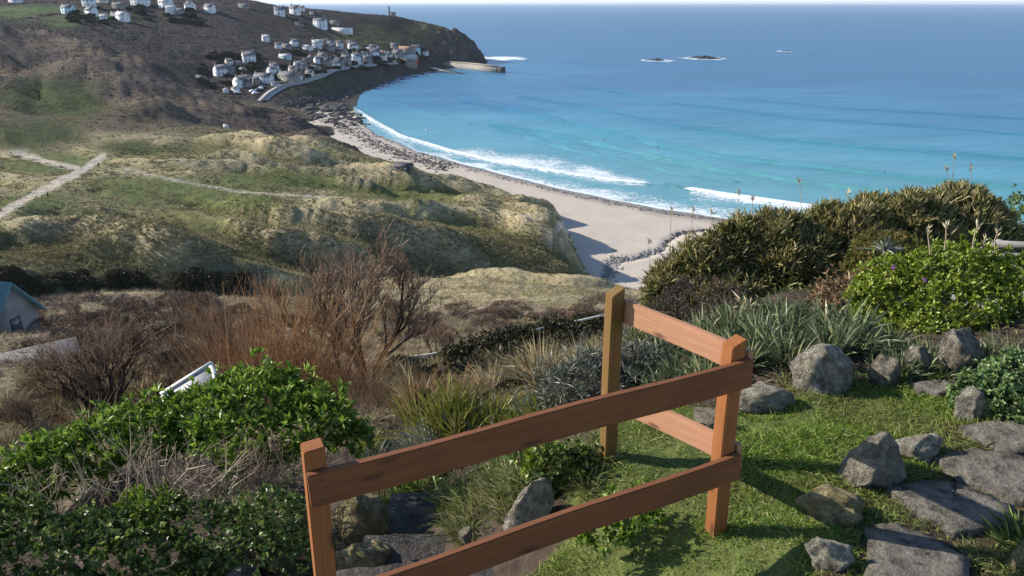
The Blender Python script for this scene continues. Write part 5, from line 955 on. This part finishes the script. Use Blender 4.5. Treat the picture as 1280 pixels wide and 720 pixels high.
# ---- bare trees and withies on the slope
def bare_tree(name, px, py, hpx, label, seed, lean=(0, 0), trunks=4, levels=4, spread=.55, mats=('bark', 'brown'), thick=1.0, fill=1.0, cat="tree", flat=.0):
    g = np.random.default_rng(seed); p = hit(px, py, (LAND, GARDEN)); h = (1.45 if trunks < 4 else .95) * hpx / F * depth_of(p); rt = thing(name, p, label, cat); segs = {0: [], 1: []}
    def grow(a, d, L, r, lv):
        n = 4; pts = [a]; dd = d.copy()
        for i in range(n - 1): dd = norm(dd + g.normal(0, .14, 3) + np.array([lean[0] * .05, lean[1] * .05, .05 + .03 * lv])); pts.append(pts[-1] + dd * L / (n - 1))
        segs[0 if lv < 2 else 1].append((np.array(pts), r * np.array([1, .85, .7, .5])))
        if lv >= levels: return
        k = int({0: 5, 1: 5, 2: 5, 3: 4}.get(lv, 3) * fill + g.uniform(0, 1))
        for i in range(k):
            t = g.uniform(.3, 1.0); j = min(int(t * (n - 1)), n - 2); q = pts[j] + (pts[j + 1] - pts[j]) * (t * (n - 1) - j); nd = norm(dd * .8 + spread * norm(g.normal(0, 1, 3)) + np.array([lean[0] * .2, lean[1] * .2, .18 - flat * .1])); grow(q, nd, L * g.uniform(.5, .75), r * .5, lv + 1)
    for i in range(trunks):
        a = i / trunks * 6.28 + g.uniform(0, 1); d = norm(np.array([math.cos(a) * spread * .9 + lean[0] * .5, math.sin(a) * spread * .6 + lean[1] * .5, 1.0 - flat * .4])); grow(np.array([math.cos(a), math.sin(a), -.3]) * h * .02, d, h * .42, h * .018 * thick, 0)
    for k, nm in ((0, "trunk"), (1, "twig")):
        link(nm, Geo().add(*tubes(np.array([s[0] for s in segs[k]]), np.array([np.maximum(s[1], h * .0014) for s in segs[k]]), 6 if k == 0 else 3)).mesh(nm), TW[mats[k]], rt)
    return rt
bare_tree("bare_tree", 462, 478, 158, "bare dark-trunked tree with purple-brown twigs in the middle of the slope", 201, (.25, 0), 3, 4, .6)
bare_tree("bare_tree", 138, 520, 165, "bare spreading tree with reddish twigs left on the slope above the green shrub", 203, (-.25, 0), 6, 4, .75, thick=1.1, flat=.35)
bare_tree("bare_tree", 395, 430, 90, "smaller bare tree rising behind the orange withies", 205, (-.1, 0), 2, 4, .5); bare_tree("bare_tree", 430, 470, 95, "slim bare tree just left of the dark-trunked one", 206, (.3, 0), 2, 4, .5)
bare_tree("bare_bush", 545, 448, 62, "low bare bush at the left end of the pale handrail", 207, (.4, 0), 4, 4, .7, cat="bush"); bare_tree("bare_bush", 290, 440, 80, "bare twiggy bush left of the orange withies", 208, (-.4, 0), 5, 4, .7, cat="bush")
bare_tree("bare_bush", 40, 540, 70, "low reddish bare bush at the far left of the slope", 209, (-.5, 0), 6, 4, .8, ('brown', 'brown'), cat="bush"); bare_tree("bare_bush", 215, 520, 60, "low brown bare bush behind the white-framed board", 210, (0, 0), 6, 4, .7, ('brown', 'brown'), cat="bush"); bare_tree("bare_bush", 95, 400, 40, "small brown bare bush beside the teal-roofed cottage", 211, (0, 0), 6, 3, .7, ('brown', 'brown'), cat="bush")
def withy(px, py, wpx, hpx, n, label, seed, mat='orange', lean=0.0, fan=.42, name="orange_withy"):
    g = np.random.default_rng(seed); p = np.array(hit(px, py, (LAND, GARDEN))); k = depth_of(p) / F; rt = thing(name, p, label, "shrub"); W_, H_ = wpx * k, hpx * k; x = g.normal(0, .36, n) * W_ * .5; y = g.normal(0, .3, n) * W_ * .4; z = np.array([drop(p[0] + a, p[1] + b, (LAND,)) for a, b in zip(x, y)]) - p[2]
    b = np.stack([x, y, z - .1], 1); d = norm(np.stack([x / W_ * fan * 3 + g.normal(lean, .16, n), g.normal(0, .16, n), np.ones(n)], 1)); L = (H_ * g.uniform(.45, 1.05, n))[:, None]; bend = g.normal(0, .06, (n, 3)) * L
    e = b + d * L; e[:, 0] += lean * .3 * L[:, 0]; m_ = (b + e) / 2 + bend; r = max(H_ * .0021, .003); G = Geo().add(*tubes(np.stack([b, m_, e], 1), np.array([[r * 1.5, r, r * .5]] * n), 3))
    for q in range(4):
        t = g.uniform(.3, .95, n)[:, None]; s = b + (e - b) * t; dd = norm(d + g.normal(0, .28, (n, 3))); G.add(*tubes(np.stack([s, s + dd * L * .12, s + dd * L * .25], 1), np.array([[r * .7, r * .6, r * .3]] * n), 3))
    link("stem", G.mesh("stem"), TW[mat], rt)
withy(345, 505, 170, 160, 300, "tall orange-brown withy thicket left of the dark-trunked tree", 221); withy(415, 510, 120, 112, 210, "orange withy thicket just left of the dark-trunked tree's foot", 222, lean=.15); withy(300, 470, 110, 115, 200, "paler brown withies at the left edge of the thicket", 223, 'brown', lean=-.2)
withy(540, 520, 90, 72, 300, "low fan of orange-brown withies right of the dark-trunked tree", 224, fan=.8); withy(470, 515, 70, 60, 120, "brown stems at the foot of the dark-trunked tree", 225, 'brown'); withy(250, 480, 90, 70, 140, "thin brown stems behind the white-framed board", 226, 'brown')
# dark hedge with the pale handrail
HX = [(575,462,27,36,26),(610,450,28,40,28),(650,442,29,42,30),(695,430,31,40,28),(735,420,33,32,26),(600,476,21,44,26),(660,468,22,60,30),(720,452,24,50,30),(560,492,19.5,40,22),(640,492,19.5,50,20)]
shrub("dark_hedge", lumps_px(HX), 6000, 6, .19, .06, LEAF['gorse'], "dark clipped hedge crossing the slope below the pale handrail", "hedge", seed=231, stems=20)
hr = thing("handrail", at_y(640, 424, 29.5), "long pale handrail running along the top of the dark hedge", "handrail"); o0 = np.array(hr.location)
pts = np.array([at_y(x, y, Yd) for x, y, Yd in ((470,452,25.6),(540,443,27),(585,432,28),(622,421.5,29),(665,413,30.2),(710,404,31.6),(756,393.5,33.2))]) - o0
link("rail", Geo().add(*tubes(pts[None], np.full((1, 7), .05), 6)).mesh("rail"), plain_mat("pale_rail", (.62, .58, .48), .7), hr)
for q in pts[::2]: link("post", Geo().box(q[0] - .05, q[0] + .05, q[1] - .05, q[1] + .05, q[2] - 1.4, q[2] - .03).mesh("post"), POSTM, hr)
# dark bushes over the slope and round the village: one mesh of each kind, copied
def bush_mesh(seed, L, W, mat, n=260, per=4):
    g = np.random.default_rng(seed); lumps = [(np.array([g.uniform(-.5, .5), g.uniform(-.4, .4), g.uniform(.1, .5)]), np.array([g.uniform(.4, .6), g.uniform(.4, .6), g.uniform(.35, .55)])) for _ in range(5)]; P, N = lump_points(lumps, n, g, -.3, .3); me = gadd(Geo(), rosettes(P, N, per, L, W, g)).mesh("foliage"); me.materials.append(mat); return me
BM = [bush_mesh(240 + i, .17, .07, LEAF['gorse'], 420, 5) for i in range(3)]; VB_ = [bush_mesh(245 + i, .35, .2, LEAF['farbush'], 200, 4) for i in range(3)]; BR = [bush_mesh(250 + i, .22, .02, TW['purple'], 240, 5) for i in range(2)]
def bushes(meshes, pts, label, group, seed, wpx=(20, 40), name="dark_bush", squash=.8):
    g = np.random.default_rng(seed); made = []; xs_ = []
    for x, y in pts:
        p = hit(x, y, (LAND,))
        if p is None: continue
        xs_.append(x)
        s = g.uniform(*wpx) * depth_of(p) / F / 1.8; o = link(name, meshes[g.integers(len(meshes))], loc=p, rot=(0, 0, g.uniform(0, 6.28)), label=label, cat="bush", group=group); o.scale = (s, s, s * squash * g.uniform(.8, 1.2)); made.append(o)
    ordinal_labels(made, xs_, label)
bushes(BM, [(170,415),(200,425),(222,418),(240,470),(262,468),(285,466),(226,462),(120,440),(640,492),(610,500),(500,470),(520,480),(90,460)], "dark evergreen bush low on the scrubby slope", "dark bushes on the scrubby slope", 251, (30, 55))
bushes(BM, jgrid([(0,348),(240,345),(310,350),(300,366),(120,368),(0,362)], 46, 252), "dark bush in the shaded strip at the foot of the dunes", "dark bushes at the foot of the dunes", 253, (18, 40))
bushes(BM, jgrid([(160,380),(430,395),(430,440),(200,460)], 16, 264) , "dark green bush among the scrub left of the withies", "dark bushes left of the withies", 265, (14, 34))
bushes(BM, jgrid([(430,480),(600,440),(690,480),(520,520)], 15, 266), "dark green bush on the slope below the dark hedge", "dark bushes below the dark hedge", 267, (24, 50))
bushes(BR, jgrid([(60,372),(270,372),(280,400),(120,410),(60,400)], 46, 254) + jgrid([(560,395),(740,380),(740,395),(600,415)], 14, 257), "purple-brown bare scrub bush on the slope", "purple-brown scrub bushes on the slope", 255, (14, 30), "scrub_bush", .65)
vp = []
gq = np.random.default_rng(256)
while len(vp) < 120:
    x, y = gq.uniform(230, 530), gq.uniform(45, 120)
    if (y > 68 - (x - 300) * .02 and y < 108 + (290 - x) * .12 and x > 250): vp.append((x, y))
vp += [(gq.uniform(80, 260), gq.uniform(10, 30)) for _ in range(40)]
bushes(VB_, vp, "dark shrub growing among the far houses", "dark shrubs among the far houses", 258, (6, 14), "far_shrub", .7)
TS = [clump_mesh("straw_tussock", 170, .75, .022, LEAF['straw'], .55, .45, .18, 3, 270 + i) for i in range(2)]; BRO = [bush_mesh(275 + i, .26, .018, TW['orange'], 200, 5) for i in range(2)]; BRB = [bush_mesh(278 + i, .26, .018, TW['brown'], 220, 5) for i in range(2)]
clumps("straw_tussock", TS, jgrid([(0,470),(200,430),(430,410),(760,395),(740,480),(560,520),(250,520),(0,560)], 150, 271), "pale straw grass tussock on the scrubby slope", "grass tussock", "straw tussocks on the scrubby slope", (.7, 1.5), (LAND,), 272)
bushes(BRB, jgrid([(20,400),(300,380),(440,440),(430,500),(200,500),(20,520)], 90, 281), "brown twiggy scrub bush left of the bare tree", "brown scrub bushes left of the bare tree", 282, (24, 55), "scrub_bush", .7)
bushes(BRO, jgrid([(100,480),(450,480),(600,500),(560,525),(280,520),(60,560)], 40, 283), "rust-coloured scrub bush low on the slope", "rust-coloured scrub bushes on the slope", 284, (24, 50), "scrub_bush", .7)
bushes(BRB, jgrid([(480,385),(760,375),(760,400),(600,425),(480,430)], 50, 285), "brown scrub bush along the slope above the handrail", "brown scrub above the handrail", 286, (16, 36), "scrub_bush", .6)
# ---- stuff: lawn blades, slope scrub, marram and heather
def sample_sheet(n, lo, hi, g, weight=None):
    rows = np.where((S >= lo) & (S < hi))[0]; i = g.integers(rows[0], rows[-1], n); j = g.integers(0, NA - 1, n); a, b = g.uniform(0, 1, n), g.uniform(0, 1, n)
    if weight is not None: k = g.uniform(0, 1, n) < weight[i, j]; i, j, a, b = i[k], j[k], a[k], b[k]
    q = keep[i, j]; i, j, a, b = i[q], j[q], a[q], b[q]
    P = (GV[i, j] * ((1 - a) * (1 - b))[:, None] + GV[i + 1, j] * (a * (1 - b))[:, None] + GV[i, j + 1] * ((1 - a) * b)[:, None] + GV[i + 1, j + 1] * (a * b)[:, None]); return P, i, j
inview = (pxg > -60) & (pxg < 1340)
def scatter_blades(name, P, L, W, per, mat, g, spread=.5, droop=.3, segs=1, lean=(0, 0)):
    n = len(P); Pn = np.repeat(P, per, 0); L = np.repeat(L, per) * g.uniform(.6, 1.2, n * per); W = np.repeat(W, per); Pn = Pn + np.stack([g.normal(0, .25, n * per) * L, g.normal(0, .25, n * per) * L, -.1 * L], 1)
    D = np.stack([g.normal(lean[0], spread, n * per), g.normal(lean[1], spread, n * per), np.ones(n * per)], 1); return link(name, gadd(Geo(), blades(Pn, D, L, W, droop, segs, None, g)).mesh(name), mat, kind='stuff')
g = np.random.default_rng(300)
dn = inview * (land > .35) * np.clip(1.15 - 2.2 * (np.abs(cov - SAND).sum(-1) < .45) - 1.1 * (np.abs(cov - C(.42,.37,.31)).sum(-1) < .22), 0, 1)
green = (cov[..., 1] > cov[..., 0] * 1.12)
P, i, j = sample_sheet(95000, 6.9, 11.8, g, dn * np.where(green, .28, .95) * np.clip(.5 + n2 * 3, .08, 1)); MAR = leaf_mat("marram_blade", [(0, (.14, .12, .055)), (.35, (.205, .178, .082)), (.7, (.29, .25, .13)), (1, (.41, .355, .22))], .75, .2, .15, (.05, (.16, .15, .055), .6))
r = np.hypot(P[:, 0], P[:, 1]); scatter_blades("marram_grass", P, .8 * (r / 200) ** .5, .30 * (r / 200), 5, MAR, g, .55, .35, 1, (.25, -.1))
P, i, j = sample_sheet(34000, 6.95, 8.35, g, dn); r = np.hypot(P[:, 0], P[:, 1]); scatter_blades("marram_grass", P, .75 * (r / 200) ** .5, .30 * (r / 200), 5, MAR, g, .6, .35, 1, (.25, -.3))
P, i, j = sample_sheet(60000, 3.6, 6.9, g, inview * (GR > 55) * np.clip((pxg - 300) / 80, 0, 1) * np.clip(.6 + n2 * 2, .15, 1)); r = np.hypot(P[:, 0], P[:, 1]); scatter_blades("marram_grass", P, .6 * np.ones(len(P)), .10 * (r / 100), 5, MAR, g, .5, .4, 1, (.35, -.1))
P, i, j = sample_sheet(46000, 1.2, 5.0, g, inview * (pxg < 800) * np.clip(.5 + n1 * 2 + .4 * (pyg < 415) * (pyg > 380) * (pxg > 480), 0, 1)); r = np.hypot(P[:, 0], P[:, 1]); scatter_blades("scrub_twigs", P, .25 + r * .006, .004 + r * .0007, 6, TW['purple'], g, .7, .2, 1)
P, i, j = sample_sheet(52000, 1.2, 5.0, g, inview * (pxg < 800) * np.clip(.5 - n1 * 2, .15, 1)); r = np.hypot(P[:, 0], P[:, 1]); scatter_blades("straw_grass", P, .35 + r * .006, .006 + r * .0010, 6, LEAF['straw'], g, .55, .4, 1)
HM = leaf_mat("heather_sprig", [(0, (.045, .033, .03)), (.5, (.10, .075, .06)), (.85, (.17, .13, .09)), (1, (.24, .19, .13))], .85, .15, .05, (.02, (.075, .05, .05), .7))
P, i, j = sample_sheet(26000, 11.8, 14.0, g, inview * (~green) * (GZ > 3)); r = np.hypot(P[:, 0], P[:, 1]); scatter_blades("heather", P, .9 * (r / 450), .8 * (r / 450), 4, HM, g, .8, .2, 1)
P, i, j = sample_sheet(16000, 14.6, 17.2, g, inview * (~green) * (GZ > 4)); scatter_blades("heather", P, 1.5 * np.ones(len(P)), 1.6 * np.ones(len(P)), 3, leaf_mat("far_heather_sprig", [(0, (.026, .02, .022)), (.6, (.05, .036, .038)), (1, (.08, .066, .052))], .85, .15, .05), g, .8, .2, 1)
# green and grey undergrowth filling the beds and the bank beyond the steps
clumps("bed_clump", ST, jgrid([(1085,425),(1180,440),(1275,445),(1275,470),(1180,478),(1090,470)], 30, 330), "dark strap-leaved clump under the bright green bush", "plant", "clumps under the bright green bush", (.4, .7), (GARDEN,), 331)
clumps("bed_clump", [GT[0], GT[1], SV[0], YG[0]], jgrid([(440,545),(560,510),(680,505),(690,530),(600,560),(450,585)], 60, 332), "mixed green and straw clump on the bank beyond the steps", "plant", "clumps on the bank beyond the steps", (1.0, 1.7), None, 333)
# lawn
PATH_PX = [(1000,660),(1110,575),(1140,550),(1195,520),(1300,515),(1330,800),(1000,800)]
n = 360000; x = g.uniform(-.3, 5.2, n); y = g.uniform(1.9, 6.6, n)
pz = np.interp(x, [0, 1], [67.5, 67.6]); q = project(np.stack([x, y, gz(x, y)], -1)); k = (inpoly(q[0] + g.normal(0, 5, n), q[1] + g.normal(0, 4, n), LAWN_PX) | (inpoly(q[0], q[1], PATH_PX) & (g.uniform(0, 1, n) < .55))) & (q[1] < 790)
for pp, _ in SL: k &= ~inpoly(q[0] + g.normal(0, 3, n), q[1] + g.normal(0, 2, n), pp)
x, y = x[k], y[k]; lz = gz(x, y)
worn = np.clip(fbm(x * 1.3, y * 1.3, 320, 3) * 2.4 + .55, .18, 1); kk = g.uniform(0, 1, len(x)) < worn + .25; x, y, lz, worn = x[kk], y[kk], lz[kk], worn[kk]; nb = len(x)
D = np.stack([g.normal(0, .55, nb), g.normal(0, .55, nb), np.ones(nb)], 1); L = (.03 + .045 * worn * np.clip(.8 + fbm(x * 3, y * 3, 321, 3), .3, 1.6)) * g.uniform(.6, 1.5, nb); link("lawn_grass", gadd(Geo(), blades(np.stack([x, y, lz - .006], 1), D, L, .0042 * g.uniform(.7, 1.4, nb), .45, 2, None, g)).mesh("lawn_grass"), LEAF['lawn'], kind='stuff')
# longer grass round the foot of each stone and post
FP = [(p.x, p.y, w_ / 2) for _, _, p, w_ in ROCKS if p.x > .5] + [(1.02, 3.31, .05), (.565, 4.05, .05)]; fx, fy = [], []
for a_, b_, r_ in FP: k = int(260 + 900 * r_); th_ = g.uniform(0, 6.28, k); q_ = r_ * .95 + np.abs(g.normal(0, .045, k)); fx.append(a_ + np.cos(th_) * q_); fy.append(b_ + r_ * .35 + np.sin(th_) * q_ * .85)
fx, fy = np.concatenate(fx), np.concatenate(fy); nb = len(fx)
link("long_grass", gadd(Geo(), blades(np.stack([fx, fy, gz(fx, fy) - .01], 1), np.stack([g.normal(0, .4, nb), g.normal(0, .4, nb), np.ones(nb)], 1), .10 * g.uniform(.4, 1.3, nb), .0045, .5, 2, None, g)).mesh("long_grass"), LEAF['lawn'], kind='stuff')
xs2 = [project(np.array([a_, b_, float(gz(a_, b_))])) for a_, b_ in zip(g.uniform(3.5, 6.5, 60), g.uniform(2.6, 6, 60))]
clumps("grass_tuft", GT, [(float(a_), float(b_)) for a_, b_ in xs2 if a_ > 1290], "rough grass tuft on the ground right of the stone path", "grass tuft", "rough grass right of the path", (.6, 1.0), (GARDEN,), 340)
# weeds over the bare soil of the beds
n = 48000; x = g.uniform(-5.5, 6, n); y = g.uniform(2.2, 9, n); zq = gz(x, y); q = project(np.stack([x, y, zq], -1)); k = ~inpoly(q[0], q[1], LAWN_PX) & ~((x > -1.0) & (x < .33) & (y < 5.4) & ((x < -.3) | (y < 3.75))) & ~inpoly(q[0], q[1], PATH_PX); x, y, zq = x[k], y[k], zq[k]; nb = len(x)
link("bed_weeds", gadd(Geo(), blades(np.stack([x, y, zq - .01], 1), np.stack([g.normal(0, .6, nb), g.normal(0, .6, nb), np.ones(nb)], 1), .12 * g.uniform(.4, 1.4, nb), .009 * g.uniform(.6, 1.4, nb), .5, 2, None, g)).mesh("bed_weeds"), leaf_mat("bed_weed", [(0, (.03, .045, .012)), (.5, (.07, .09, .025)), (.8, (.13, .11, .05)), (1, (.22, .18, .10))], .6, .3, .2), kind='stuff')
# ============================================================ SEA AIR: thin even haze round the whole place
hz = bpy.data.materials.new("sea_haze"); hz.use_nodes = True; hn = hz.node_tree; hn.nodes.clear(); ho = hn.nodes.new("ShaderNodeOutputMaterial"); hp_ = hn.nodes.new("ShaderNodeVolumePrincipled")
hp_.inputs["Color"].default_value = (.80, .88, 1.0, 1); hp_.inputs["Density"].default_value = HAZE; hp_.inputs["Anisotropy"].default_value = 0.2; hn.links.new(hp_.outputs[0], ho.inputs["Volume"])
link("haze", Geo().box(-95000, 95000, -300, 95000, -20, 180).mesh("haze"), hz, kind='stuff')
SC.cycles.volume_bounces = 0
